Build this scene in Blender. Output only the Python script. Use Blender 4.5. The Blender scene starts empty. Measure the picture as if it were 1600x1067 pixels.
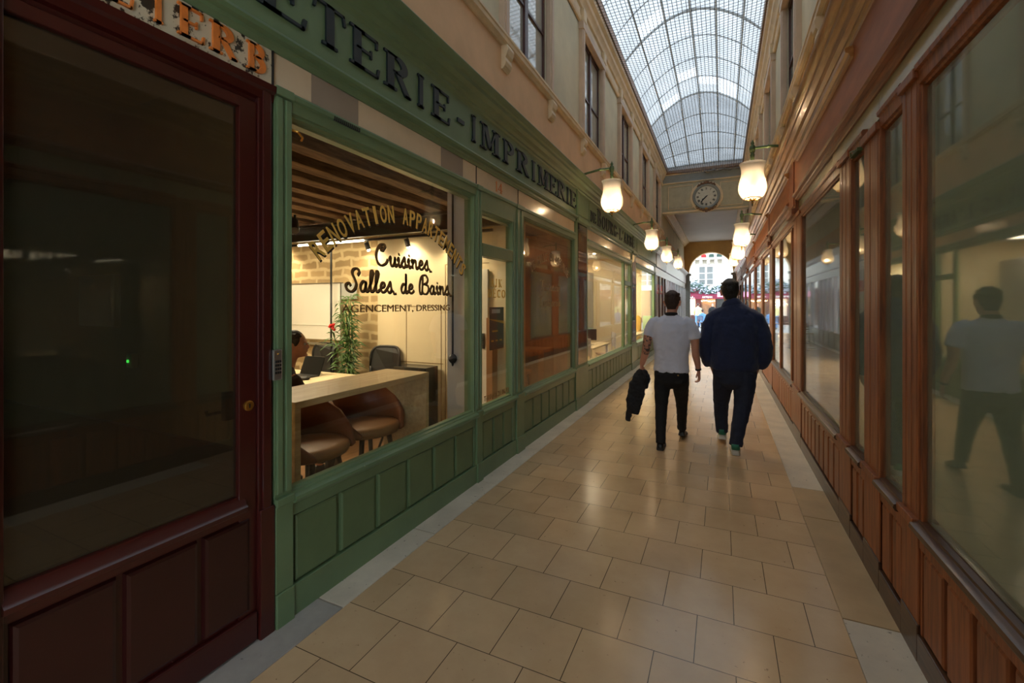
import bpy, math, random
from mathutils import Vector, Matrix, noise
random.seed(7)
PI = math.pi
S = bpy.context.scene
COL = S.collection

# ---------------------------------------------------------------- camera, sky, exposure
cam_d = bpy.data.cameras.new('camera'); cam = bpy.data.objects.new('camera', cam_d); COL.objects.link(cam)
cam.location = (0, 0, 1.6); cam.rotation_euler = (PI/2, 0, math.atan(328/700))
cam_d.sensor_width = 36; cam_d.lens = 15.75; cam_d.shift_y = -57.5/1600
cam_d.clip_start = 0.05; cam_d.clip_end = 300
S.camera = cam
S.view_settings.view_transform = 'Standard'; S.view_settings.look = 'None'
S.view_settings.gamma = 1; S.view_settings.use_curve_mapping = False
S.view_settings.exposure = 1.12
W = bpy.data.worlds.new('overcast_sky'); S.world = W; W.use_nodes = True
bg = W.node_tree.nodes['Background']; bg.inputs[0].default_value = (0.76, 0.88, 1.0, 1); bg.inputs[1].default_value = 2.6
S.cycles.max_bounces = 8; S.cycles.diffuse_bounces = 4; S.cycles.glossy_bounces = 4
S.cycles.transparent_max_bounces = 24; S.cycles.sample_clamp_indirect = 4.0
S.cycles.use_denoising = True
LAMP_W, SPOT_W, ROOM_W = 40, 12, 44      # the lamps' own power, used where each is built

def light(name, kind, loc, energy, color, size=0.1, rot=(0, 0, 0), size_y=None, spot=None, portal=False):
    d = bpy.data.lights.new(name, kind); o = bpy.data.objects.new(name, d); COL.objects.link(o)
    o.location = loc; o.rotation_euler = rot; d.energy = energy; d.color = color
    if kind == 'AREA':
        d.shape = 'RECTANGLE'; d.size = size; d.size_y = size_y or size
        d.cycles.is_portal = portal
    elif kind == 'POINT': d.shadow_soft_size = size
    elif kind == 'SPOT': d.shadow_soft_size = size; d.spot_size = spot or 1.5; d.spot_blend = .6
    return o
for i in range(3):       # sampling portals in the glazed roof opening and the street arch
    light('roof_daylight_portal', 'AREA', (-.6, 14-8*i, 8.4), 1, (1, 1, 1), 3.2, (0, 0, 0), 8, portal=True)

# ---------------------------------------------------------------- materials
def lin(c):
    return tuple((x/255/12.92 if x/255 <= .04045 else ((x/255+.055)/1.055)**2.4) for x in c)
def newmat(name):
    m = bpy.data.materials.new(name); m.use_nodes = True
    nt = m.node_tree; b = nt.nodes['Principled BSDF']
    return m, nt, b
def N(nt, t, **k):
    n = nt.nodes.new(t)
    for a, v in k.items():
        if a in ('op', 'operation'): n.operation = v
        elif hasattr(n, a): setattr(n, a, v)
        else: n.inputs[a].default_value = v
    return n
def mapped(nt, scale=(1, 1, 1), loc=(0, 0, 0)):
    g = N(nt, 'ShaderNodeNewGeometry'); mp = N(nt, 'ShaderNodeMapping')
    mp.inputs['Scale'].default_value = scale; mp.inputs['Location'].default_value = loc
    nt.links.new(g.outputs['Position'], mp.inputs[0]); return mp.outputs[0]
def ramp(nt, fac, stops):
    r = N(nt, 'ShaderNodeValToRGB'); e = r.color_ramp.elements
    while len(e) < len(stops): e.new(.5)
    for i, (p, c) in enumerate(stops): e[i].position = p; e[i].color = (*c, 1)
    nt.links.new(fac, r.inputs[0]); return r.outputs[0]
def mix(nt, fac, a, b):
    m = N(nt, 'ShaderNodeMix'); m.data_type = 'RGBA'
    for s, v in ((m.inputs[0], fac), (m.inputs[6], a), (m.inputs[7], b)):
        if hasattr(v, 'links') or isinstance(v, bpy.types.NodeSocket): nt.links.new(v, s)
        else: s.default_value = v if isinstance(v, (int, float)) else (*v, 1)
    return m.outputs[2]
def mk(name, rgb, rough=.5, metal=0, var=.12, scale=6, bump=.0, coat=0, rgb2=None, stretch=(1, 1, 1), spec=.5, chips=None, sheen=0):
    m, nt, b = newmat(name); c = lin(rgb)
    v = mapped(nt, stretch)
    n = N(nt, 'ShaderNodeTexNoise', Scale=scale, Detail=5.0, Roughness=.6); nt.links.new(v, n.inputs['Vector'])
    lo = lin(rgb2) if rgb2 else tuple(x*(1-var) for x in c); hi = c if rgb2 else tuple(min(1, x*(1+var)) for x in c)
    colr = ramp(nt, n.outputs[0], [(.3, lo), (.7, hi)])
    if chips:      # small worn chips with their own shape
        w = N(nt, 'ShaderNodeTexNoise', Scale=chips[0], Detail=6.0, Roughness=.7); nt.links.new(v, w.inputs['Vector'])
        f = ramp(nt, w.outputs[0], [(chips[1], (0, 0, 0)), (chips[1]+.03, (1, 1, 1))])
        colr = mix(nt, f, colr, lin(chips[2]))
    nt.links.new(colr, b.inputs['Base Color'])
    b.inputs['Roughness'].default_value = rough; b.inputs['Metallic'].default_value = metal
    b.inputs['Coat Weight'].default_value = coat; b.inputs['Coat Roughness'].default_value = .15
    b.inputs['Specular IOR Level'].default_value = spec
    if sheen: b.inputs['Sheen Weight'].default_value = sheen
    if bump:
        bp = N(nt, 'ShaderNodeBump', Strength=bump, Distance=.01); nt.links.new(n.outputs[0], bp.inputs['Height'])
        nt.links.new(bp.outputs[0], b.inputs['Normal'])
    return m
def wood(name, a, b_, rough=.4, coat=.2, stretch=(14, 14, 1.2), scale=3, bump=.1):
    return mk(name, b_, rough, coat=coat, rgb2=a, stretch=stretch, scale=scale, bump=bump)
def emit(name, rgb, strength):
    m, nt, b = newmat(name); b.inputs['Base Color'].default_value = (*lin(rgb), 1)
    b.inputs['Emission Color'].default_value = (*lin(rgb), 1); b.inputs['Emission Strength'].default_value = strength
    return m
def glass(name, tint=(1, 1, 1), rough=0.0, r0=.05, haze=0.0, hazec=(.5, .55, .5)):
    m = bpy.data.materials.new(name); m.use_nodes = True; nt = m.node_tree; nt.nodes.clear()
    out = N(nt, 'ShaderNodeOutputMaterial'); g = N(nt, 'ShaderNodeNewGeometry')
    dot = N(nt, 'ShaderNodeVectorMath', operation='DOT_PRODUCT')
    nt.links.new(g.outputs['Normal'], dot.inputs[0]); nt.links.new(g.outputs['Incoming'], dot.inputs[1])
    ab = N(nt, 'ShaderNodeMath', operation='ABSOLUTE'); nt.links.new(dot.outputs['Value'], ab.inputs[0])
    om = N(nt, 'ShaderNodeMath', operation='SUBTRACT'); om.inputs[0].default_value = 1; nt.links.new(ab.outputs[0], om.inputs[1])
    pw = N(nt, 'ShaderNodeMath', operation='POWER'); nt.links.new(om.outputs[0], pw.inputs[0]); pw.inputs[1].default_value = 5
    ma = N(nt, 'ShaderNodeMath', operation='MULTIPLY_ADD'); nt.links.new(pw.outputs[0], ma.inputs[0]); ma.inputs[1].default_value = 1-r0; ma.inputs[2].default_value = r0
    tr = N(nt, 'ShaderNodeBsdfTransparent'); tr.inputs[0].default_value = (*tint, 1)
    gl = N(nt, 'ShaderNodeBsdfGlossy'); gl.inputs['Roughness'].default_value = rough
    first = tr.outputs[0]
    if haze:
        df = N(nt, 'ShaderNodeBsdfDiffuse'); df.inputs[0].default_value = (*hazec, 1)
        mh = N(nt, 'ShaderNodeMixShader'); mh.inputs[0].default_value = haze
        nt.links.new(first, mh.inputs[1]); nt.links.new(df.outputs[0], mh.inputs[2]); first = mh.outputs[0]
    ms = N(nt, 'ShaderNodeMixShader'); nt.links.new(ma.outputs[0], ms.inputs[0])
    nt.links.new(first, ms.inputs[1]); nt.links.new(gl.outputs[0], ms.inputs[2]); nt.links.new(ms.outputs[0], out.inputs[0])
    return m

M = {}
M['green'] = mk('green_paint', (100, 122, 86), .38, var=.12, scale=3, bump=.05, coat=.1, chips=(14, .70, (150, 160, 130)))
M['green_panel'] = mk('green_panel_paint', (92, 112, 76), .42, var=.16, scale=2.5, bump=.05)
M['ink'] = mk('dark_letter_paint', (28, 38, 42), .35)
M['gold'] = mk('gold_leaf', (222, 178, 84), .42, metal=.1, var=.15)
M['faintgold'] = mk('worn_outline_gold', (158, 126, 84), .5, var=.25, scale=20)
M['goldshadow'] = mk('black_letter_shadow', (30, 24, 16), .5)
M['brownletter'] = mk('brown_letter_paint', (118, 86, 44), .45)
M['burg'] = mk('burgundy_paint', (62, 17, 13), .3, var=.15, scale=3, coat=.25, chips=(22, .73, (150, 110, 100)))
M['burgpanel'] = mk('burgundy_panel_paint', (48, 14, 11), .35, var=.2, scale=2, coat=.2)
M['beige'] = mk('back_painted_beige_glass', (216, 192, 158), .16, var=.1, scale=2.2, coat=.5)
M['taupe'] = mk('back_painted_taupe_glass', (156, 140, 122), .16, var=.08, scale=2.2, coat=.5)
M['rusty'] = mk('flaking_white_panel', (206, 192, 160), .4, var=.08, scale=3, chips=(16, .54, (52, 42, 30)))
M['orange'] = mk('orange_letter_paint', (214, 120, 46), .45, var=.18, scale=14)
M['peach'] = mk('peach_plaster', (216, 174, 130), .7, var=.12, scale=1.6, bump=.08)
M['stoneplaster'] = mk('grey_green_plaster', (204, 194, 164), .75, var=.12, scale=1.4, bump=.08)
M['cream'] = mk('cream_moulding_paint', (214, 190, 152), .55, var=.12, scale=4)
M['pink'] = mk('pinkish_casing_paint', (198, 172, 146), .55, var=.1, scale=4)
M['cornicebrown'] = mk('brown_cornice_paint', (140, 96, 60), .5, var=.2, scale=5)
M['sash'] = mk('dark_red_brown_sash_paint', (72, 40, 34), .4)
M['wood'] = wood('varnished_orange_wood', (98, 52, 24), (162, 92, 48), rough=.48, coat=.06)
M['woodh'] = wood('varnished_long_wood', (98, 54, 28), (160, 94, 52), rough=.48, coat=.06, stretch=(14, 1.0, 14))
M['wooddark'] = wood('worn_dark_wood', (50, 30, 18), (92, 62, 42), rough=.35, stretch=(14, 1.0, 14))
M['goldwood'] = wood('golden_varnished_moulding', (140, 92, 48), (196, 146, 88), rough=.3, coat=.4, stretch=(10, 1, 10))
M['fasciawood'] = wood('brown_fascia_paint', (146, 84, 42), (178, 106, 58), rough=.55, coat=0, stretch=(3, .6, 3))
M['mist'] = mk('pale_green_back_painted_glass', (162, 160, 130), .15, var=.1, scale=2.5, coat=.5)
M['blind'] = mk('grey_green_blind_fabric', (170, 192, 176), .85, var=.05, scale=2)
M['blindlight'] = mk('pale_grey_blind_fabric', (168, 170, 160), .85, var=.05, scale=2)
M['black'] = mk('black_metal', (20, 20, 21), .4)
M['blackplastic'] = mk('black_plastic', (26, 25, 25), .5)
M['steel'] = mk('brushed_steel', (175, 175, 170), .3, metal=.9, var=.05)
M['brass'] = mk('brass', (190, 140, 60), .28, metal=.9, var=.1)
M['bronze'] = mk('green_bronze', (88, 104, 66), .4, metal=.3, var=.2, scale=20)
M['white'] = mk('white_paint', (226, 222, 210), .5, var=.03)
M['whiteboard'] = mk('whiteboard_enamel', (232, 228, 216), .12, var=.02, coat=.4)
M['creamwall'] = mk('cream_wall_paint', (226, 208, 170), .6, var=.04, scale=1)
M['greywall'] = mk('grey_lilac_wall_paint', (186, 178, 172), .6, var=.04, scale=1)
M['beam'] = wood('old_rough_beam', (60, 36, 20), (140, 108, 80), rough=.8, coat=0, stretch=(10, 1.2, 10), scale=4, bump=.6)
M['plank'] = wood('dark_ceiling_plank', (34, 20, 12), (66, 40, 24), rough=.8, coat=0, stretch=(8, 1, 8))
M['oak'] = wood('pale_oak_veneer', (176, 146, 104), (206, 178, 134), rough=.4, coat=.1, stretch=(10, 1, 10))
M['birch'] = wood('birch_table_top', (206, 184, 144), (226, 206, 168), rough=.4, coat=.1, stretch=(10, 1, 10))
M['parquet'] = wood('brown_wood_floor', (110, 76, 48), (150, 110, 72), rough=.4, coat=.2, stretch=(10, 1, 10))
M['rust'] = mk('rust_brown_leather', (124, 66, 34), .45, var=.1)
M['tan'] = mk('tan_seat_shell', (150, 104, 62), .45, var=.08)
M['leaf'] = mk('glossy_leaf', (70, 104, 44), .45, var=.4, scale=20)
M['redflower'] = mk('red_petal', (200, 34, 26), .5)
M['pot'] = mk('clay_pot', (120, 88, 62), .6)
M['paper'] = mk('dark_poster_paper', (24, 30, 42), .5)
M['yellow'] = mk('yellow_print', (206, 160, 40), .5)
M['lightpaper'] = mk('pale_print', (200, 200, 200), .5)
M['ochre'] = mk('ochre_plaster', (198, 156, 92), .7, var=.12, scale=1.4)
M['ceilwhite'] = mk('off_white_ceiling_paint', (206, 202, 200), .7, var=.06, scale=.8)
M['bluegrey'] = mk('blue_grey_paint', (134, 136, 130), .6, var=.1)
M['panelgrey'] = mk('sage_grey_panel_paint', (172, 164, 138), .65, var=.1)
M['shopgrey'] = mk('pale_lilac_fascia_paint', (200, 188, 192), .35, var=.05, coat=.3)
M['shopwhite'] = mk('white_fascia_paint', (214, 214, 216), .35, var=.04, coat=.3)
M['darkred'] = mk('dark_red_wood', (70, 26, 22), .35, coat=.2)
M['shutter'] = mk('white_slat_shutter', (210, 218, 226), .4)
M['redsign'] = mk('red_shop_sign', (206, 62, 44), .35)
M['facade'] = mk('cream_render', (222, 216, 202), .8, var=.05, scale=.6)
M['awning'] = mk('burgundy_awning_cloth', (112, 22, 48), .7, var=.1)
M['pinkcloth'] = mk('pink_awning_cloth', (226, 150, 172), .7)
M['pavement'] = mk('grey_pavement', (150, 148, 144), .7, var=.15, scale=2)
M['foliage'] = mk('blue_green_garland_leaf', (60, 84, 70), .6, var=.4, scale=4)
M['paleflower'] = mk('pale_blossom', (170, 176, 186), .6, var=.1, scale=4)
M['darkglass'] = mk('dark_window_glass', (60, 64, 66), .08, var=.1)
M['curtain'] = mk('grey_window_curtain', (168, 168, 162), .6, var=.15, scale=3)
M['curtain2'] = mk('grey_window_pane', (112, 116, 114), .3, var=.1)  # one even grey, for the street panes and the picture
M['mirror'] = mk('dark_mirror', (120, 118, 116), .04, metal=1, var=.05)
M['darkroom'] = mk('dim_room_wall', (130, 116, 86), .8, var=.1)
M['darkfloor'] = mk('dim_room_floor', (120, 106, 84), .6, var=.1)
M['walnut'] = wood('walnut_cladding', (112, 84, 60), (146, 112, 80), rough=.4, coat=.1, stretch=(4, 4, .6))
M['skin'] = mk('skin', (206, 150, 128), .5, var=.05, scale=20)
M['tattoo'] = mk('tattooed_skin', (190, 136, 112), .5, var=.04, scale=20, chips=(22, .50, (74, 64, 62)))
M['hair'] = mk('dark_brown_hair', (56, 38, 28), .6, var=.4, scale=60, bump=.8)
M['hairblack'] = mk('near_black_hair', (24, 20, 19), .6, var=.4, scale=60, bump=.8)
M['tshirt'] = mk('white_cotton', (212, 216, 234), .85, var=.04, scale=10, bump=.1)
M['blackcloth'] = mk('black_denim', (18, 18, 20), .85, var=.2, scale=30)
M['navy'] = mk('navy_wool', (28, 40, 76), .9, var=.12, scale=30, sheen=.2)
M['navytr'] = mk('dark_navy_trouser_cloth', (36, 42, 62), .9, var=.12, scale=30)
M['charcoal'] = mk('charcoal_cloth', (34, 34, 38), .9, var=.2, scale=20)
M['shoeblack'] = mk('black_leather_shoe', (16, 15, 15), .35)
M['shoewhite'] = mk('white_trainer', (206, 204, 196), .5)
M['shoegreen'] = mk('green_trainer_heel', (40, 120, 96), .5)
M['blueclothes'] = mk('light_blue_cloth', (96, 142, 190), .8)
M['yellowclothes'] = mk('pale_yellow_cloth', (226, 216, 150), .8)
M['greencrate'] = mk('green_crate_plastic', (50, 160, 96), .5)
M['iron'] = mk('grey_green_roof_iron', (184, 188, 188), .6, var=.1)
M['netwire'] = mk('dark_grey_net_wire', (84, 88, 88), .7)
M['dust'] = mk('grey_felted_debris', (110, 104, 96), .9, var=.3, scale=20, bump=.5)
M['clockface'] = mk('aged_enamel_dial', (196, 190, 170), .4, var=.1, scale=12)
M['screen'] = mk('dark_computer_screen', (22, 24, 26), .2)
M['mesh'] = mk('black_mesh_fabric', (38, 36, 34), .7)
M['bulb'] = emit('warm_bulb', (255, 214, 150), 40)
M['spotbulb'] = emit('spot_bulb', (255, 230, 190), 60)
M['led'] = emit('led_tube', (255, 236, 200), 12)
M['glass'] = glass('shop_window_glass', (.93, .95, .93), r0=.05)
M['glassr'] = glass('brightening_haze_shop_glass', (.9, .93, .9), rough=.03, r0=.09, haze=.26, hazec=(.40, .46, .38))  # grey-green haze mixed in to brighten the dim glass
M['glassd'] = glass('dimmed_hazed_door_glass', (.66, .62, .52), rough=.02, r0=.075, haze=.05, hazec=(.30, .24, .15))  # tint darkens the room behind; brown haze stands in for reflections
M['glassb'] = glass('brown_reflection_window_glass', (.80, .73, .62), rough=.01, r0=.07)  # brown tint stands in for the reflected wood opposite
M['uglass'] = glass('bright_haze_upper_glass', (.6, .6, .55), rough=.05, r0=.30, haze=.6, hazec=lin((226, 220, 200)))  # pale diffuse haze stands in for bright reflections on the panes

def shade_mat():      # frosted ribbed lamp glass, lit from inside by its own bulb
    m = bpy.data.materials.new('frosted_lamp_glass'); m.use_nodes = True; nt = m.node_tree; nt.nodes.clear()
    out = N(nt, 'ShaderNodeOutputMaterial')
    t = N(nt, 'ShaderNodeBsdfTranslucent'); t.inputs[0].default_value = (.52, .48, .42, 1)
    d = N(nt, 'ShaderNodeBsdfDiffuse'); d.inputs[0].default_value = (.85, .82, .74, 1)
    tr = N(nt, 'ShaderNodeBsdfTransparent'); gl = N(nt, 'ShaderNodeBsdfGlossy'); gl.inputs['Roughness'].default_value = .2
    a = N(nt, 'ShaderNodeMixShader'); a.inputs[0].default_value = .12; nt.links.new(t.outputs[0], a.inputs[1]); nt.links.new(d.outputs[0], a.inputs[2])
    b = N(nt, 'ShaderNodeMixShader'); b.inputs[0].default_value = .24; nt.links.new(a.outputs[0], b.inputs[1]); nt.links.new(tr.outputs[0], b.inputs[2])
    c = N(nt, 'ShaderNodeMixShader'); c.inputs[0].default_value = .05; nt.links.new(b.outputs[0], c.inputs[1]); nt.links.new(gl.outputs[0], c.inputs[2])
    nt.links.new(c.outputs[0], out.inputs[0]); return m
M['shade'] = shade_mat()
def roof_glass(name, tr_, tl):
    m = bpy.data.materials.new(name); m.use_nodes = True; nt = m.node_tree; nt.nodes.clear()
    out = N(nt, 'ShaderNodeOutputMaterial'); t = N(nt, 'ShaderNodeBsdfTransparent'); t.inputs[0].default_value = (tr_, tr_, tr_, 1)
    l = N(nt, 'ShaderNodeBsdfTranslucent'); l.inputs[0].default_value = (tl, tl, tl, 1)
    v = mapped(nt, (1, 1, 1)); n = N(nt, 'ShaderNodeTexNoise', Scale=1.1, Detail=6.0, Roughness=.7); nt.links.new(v, n.inputs['Vector'])
    f = ramp(nt, n.outputs[0], [(.3, (.45, .45, .45)), (.7, (.95, .95, .95))])
    a = N(nt, 'ShaderNodeMixShader'); nt.links.new(f, a.inputs[0])
    nt.links.new(t.outputs[0], a.inputs[1]); nt.links.new(l.outputs[0], a.inputs[2]); nt.links.new(a.outputs[0], out.inputs[0]); return m
M['roofglass'] = roof_glass('dirty_roof_glass', .12, .27)
M['roofgrey'] = roof_glass('darkened_end_roof_glass', .06, .17)  # transmission lowered to shade the clock end of the roof
M['roofclear'] = roof_glass('clear_roof_glass', .42, .36)

def floor_mat():
    m, nt, b = newmat('polished_limestone_tiles')
    v = mapped(nt, (1, 1, 1), (1.305, -1.47, 0))
    br = N(nt, 'ShaderNodeTexBrick', Scale=1.0); br.inputs['Brick Width'].default_value = .34; br.inputs['Row Height'].default_value = .3425
    br.inputs['Mortar Size'].default_value = .0022; br.inputs['Mortar Smooth'].default_value = .2; br.inputs['Bias'].default_value = -.2
    br.offset = .5; br.offset_frequency = 2
    br.inputs['Color1'].default_value = (*lin((210, 178, 138)), 1); br.inputs['Color2'].default_value = (*lin((194, 164, 126)), 1)
    br.inputs['Mortar'].default_value = (*lin((84, 66, 46)), 1); nt.links.new(v, br.inputs['Vector'])
    n = N(nt, 'ShaderNodeTexNoise', Scale=2.4, Detail=8.0, Roughness=.65); nt.links.new(v, n.inputs['Vector'])
    cl = ramp(nt, n.outputs[0], [(.3, (.86, .83, .79)), (.65, (1, 1, 1))])
    mu = N(nt, 'ShaderNodeMix'); mu.data_type = 'RGBA'; mu.blend_type = 'MULTIPLY'; mu.inputs[0].default_value = 1
    nt.links.new(br.outputs['Color'], mu.inputs[6]); nt.links.new(cl, mu.inputs[7])
    n2 = N(nt, 'ShaderNodeTexNoise', Scale=34, Detail=5.0, Roughness=.65); nt.links.new(v, n2.inputs['Vector'])
    pit = ramp(nt, n2.outputs[0], [(.66, (0, 0, 0)), (.72, (1, 1, 1))])
    c2 = mix(nt, pit, mu.outputs[2], lin((118, 88, 56)))
    nt.links.new(c2, b.inputs['Base Color'])
    rr = N(nt, 'ShaderNodeMapRange'); rr.inputs[3].default_value = .12; rr.inputs[4].default_value = .24
    nt.links.new(n.outputs[0], rr.inputs[0]); nt.links.new(rr.outputs[0], b.inputs['Roughness'])
    b.inputs['Specular IOR Level'].default_value = .55
    bp = N(nt, 'ShaderNodeBump', Strength=.35, Distance=.002); bp.invert = True
    nt.links.new(br.outputs['Fac'], bp.inputs['Height']); nt.links.new(bp.outputs[0], b.inputs['Normal'])
    return m
M['floor'] = floor_mat()
M['kerb'] = mk('pale_pitted_kerb_stone', (204, 192, 172), .35, var=.16, scale=3, chips=(26, .64, (88, 76, 62)), bump=.15)
M['kerb2'] = mk('honey_kerb_stone', (184, 156, 118), .3, var=.14, scale=3)
M['concrete'] = mk('grey_cement_threshold', (156, 150, 142), .6, var=.14, scale=6, chips=(18, .66, (70, 62, 52)))

def stonewall():
    m, nt, b = newmat('rough_stone_masonry'); v = mapped(nt, (1, 1, 1))
    sp = N(nt, 'ShaderNodeSeparateXYZ'); nt.links.new(v, sp.inputs[0]); cb = N(nt, 'ShaderNodeCombineXYZ')
    nt.links.new(sp.outputs[0], cb.inputs[0]); nt.links.new(sp.outputs[2], cb.inputs[1])
    dn = N(nt, 'ShaderNodeTexNoise', Scale=5, Detail=3.0); nt.links.new(v, dn.inputs['Vector'])
    ad = N(nt, 'ShaderNodeMixRGB'); ad.inputs[0].default_value = .10; nt.links.new(cb.outputs[0], ad.inputs[1]); nt.links.new(dn.outputs[1], ad.inputs[2])
    br = N(nt, 'ShaderNodeTexBrick', Scale=1.0); br.inputs['Brick Width'].default_value = .30; br.inputs['Row Height'].default_value = .115
    br.inputs['Mortar Size'].default_value = .028; br.inputs['Mortar Smooth'].default_value = .6
    br.inputs['Color1'].default_value = (*lin((190, 162, 116)), 1); br.inputs['Color2'].default_value = (*lin((158, 132, 92)), 1)
    br.inputs['Mortar'].default_value = (*lin((212, 188, 144)), 1); nt.links.new(ad.outputs[0], br.inputs['Vector'])
    nt.links.new(br.outputs['Color'], b.inputs['Base Color']); b.inputs['Roughness'].default_value = .85
    return m
M['masonry'] = stonewall()

# ---------------------------------------------------------------- mesh helpers
class MB:
    def __init__(s): s.v = []; s.f = []
    def add(s, vs, fs):
        n = len(s.v); s.v += [tuple(p) for p in vs]; s.f += [tuple(i+n for i in f) for f in fs]; return s
    def box(s, x0, x1, y0, y1, z0, z1):
        x0, x1 = min(x0, x1), max(x0, x1); y0, y1 = min(y0, y1), max(y0, y1); z0, z1 = min(z0, z1), max(z0, z1)
        return s.add([(x0, y0, z0), (x1, y0, z0), (x1, y1, z0), (x0, y1, z0), (x0, y0, z1), (x1, y0, z1), (x1, y1, z1), (x0, y1, z1)],
                     [(3, 2, 1, 0), (4, 5, 6, 7), (0, 1, 5, 4), (1, 2, 6, 5), (2, 3, 7, 6), (3, 0, 4, 7)])
    def rings(s, rs, cap=True, closed=False):
        n = len(rs[0]); vs = [p for r in rs for p in r]; fs = []
        m = len(rs)
        for i in range(m if closed else m-1):
            j = (i+1) % m
            for k in range(n):
                l = (k+1) % n; fs.append((i*n+k, i*n+l, j*n+l, j*n+k))
        if cap and not closed: fs.append(tuple(range(n-1, -1, -1))); fs.append(tuple((m-1)*n+k for k in range(n)))
        return s.add(vs, fs)
    def tube(s, pts, r, n=8, flat=1.0):      # r: one radius or one per point
        pts = [Vector(p) for p in pts]; rs = r if isinstance(r, (list, tuple)) else [r]*len(pts)
        out = []; up = None
        for i, p in enumerate(pts):
            d = (pts[min(i+1, len(pts)-1)]-pts[max(i-1, 0)]).normalized()
            if up is None:
                up = Vector((0, 0, 1)) if abs(d.z) < .9 else Vector((0, 1, 0))
            a = d.cross(up).normalized(); b = d.cross(a).normalized(); up = -b
            out.append([p+a*math.cos(t)*rs[i]+b*math.sin(t)*rs[i]*flat for t in [2*PI*k/n for k in range(n)]])
        return s.rings(out)
    def lathe(s, prof, c=(0, 0, 0), n=24, cap=False, ribs=0, ribd=0):
        out = []
        for r, z in prof:
            out.append([(c[0]+math.cos(t)*(r+ribd*r*math.cos(ribs*t)), c[1]+math.sin(t)*(r+ribd*r*math.cos(ribs*t)), c[2]+z) for t in [2*PI*k/n for k in range(n)]])
        return s.rings(out, cap=cap)
    def ell(s, levels, n=24):     # levels: (cx,cy,z,rx,ry[,power])
        out = []
        for l in levels:
            cx, cy, z, rx, ry = l[:5]; p = l[5] if len(l) > 5 else 1.0
            ring = []
            for k in range(n):
                t = 2*PI*k/n; c, q = math.cos(t), math.sin(t)
                ring.append((cx+rx*math.copysign(abs(c)**p, c), cy+ry*math.copysign(abs(q)**p, q), z))
            out.append(ring)
        return s.rings(out)
    def sphere(s, c, r, n=12, m=8, sc=(1, 1, 1)):
        rs = []
        for i in range(1, m):
            a = PI*i/m
            rs.append([(c[0]+r*sc[0]*math.sin(a)*math.cos(2*PI*k/n), c[1]+r*sc[1]*math.sin(a)*math.sin(2*PI*k/n), c[2]-r*sc[2]*math.cos(a)) for k in range(n)])
        return s.rings(rs)
    def prof(s, pts, y0, y1):     # closed polygon in (x,z) run along y
        a = [(x, y0, z) for x, z in pts]; b = [(x, y1, z) for x, z in pts]
        return s.rings([a, b])
    def xform(s, f): s.v = [tuple(f(Vector(p))) for p in s.v]; return s

ORG = {}
def setp(o, label=None, cat=None, group=None, kind=None):
    if label: o['label'] = label
    if cat: o['category'] = cat
    if group: o['group'] = group
    if kind: o['kind'] = kind
    return o
def empty(name, loc=(0, 0, 0), label=None, cat=None, group=None, kind=None):
    o = bpy.data.objects.new(name, None); COL.objects.link(o); o.location = loc; o.empty_display_size = .1
    ORG[o] = Vector(loc); return setp(o, label, cat, group, kind)
def obj(name, mb, mat, parent=None, smooth=False, bevel=0, label=None, cat=None, group=None, kind=None, auto=False):
    vs = [Vector(p) for p in mb.v]
    if parent: org = ORG[parent]
    else:
        lo = [min(p[i] for p in vs) for i in range(3)]; hi = [max(p[i] for p in vs) for i in range(3)]
        org = Vector(((lo[0]+hi[0])/2, (lo[1]+hi[1])/2, lo[2]))
    me = bpy.data.meshes.new(name); me.from_pydata([p-org for p in vs], [], mb.f); me.validate()
    import bmesh
    bm = bmesh.new(); bm.from_mesh(me); bmesh.ops.recalc_face_normals(bm, faces=bm.faces); bm.to_mesh(me); bm.free()
    if smooth or auto:
        for p in me.polygons: p.use_smooth = True
        if auto:
            try: me.set_sharp_from_angle(angle=math.radians(35))
            except Exception: pass
    o = bpy.data.objects.new(name, me); COL.objects.link(o); me.materials.append(M[mat] if isinstance(mat, str) else mat)
    if parent: o.parent = parent
    else: o.location = org
    ORG[o] = org
    if bevel:
        b = o.modifiers.new('bevel', 'BEVEL'); b.width = bevel; b.segments = 2; b.limit_method = 'ANGLE'; b.angle_limit = .6
    return setp(o, label, cat, group, kind)
def voxel(o, size, smooth=4, disp=None):
    r = o.modifiers.new('remesh', 'REMESH'); r.mode = 'VOXEL'; r.voxel_size = size; r.use_smooth_shade = True
    s = o.modifiers.new('smooth', 'SMOOTH'); s.iterations = smooth; s.factor = .6
    if disp:
        t = bpy.data.textures.new('cloth_fold', 'CLOUDS'); t.noise_scale = disp[1]; t.noise_depth = 2
        d = o.modifiers.new('folds', 'DISPLACE'); d.texture = t; d.strength = disp[0]; d.mid_level = .5
        d.texture_coords = 'LOCAL'
    return o
def dup(root, loc, rz=None, label=None, group=None):
    def cp(o, par):
        c = o.copy(); COL.objects.link(c); c.parent = par
        for ch in list(o.children): cp(ch, c)
        return c
    kids = list(root.children); c = root.copy(); COL.objects.link(c); c.location = loc
    for ch in kids: cp(ch, c)
    if rz is not None: c.rotation_euler = (0, 0, rz)
    if label: c['label'] = label
    if group: c['group'] = group
    return c

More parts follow.
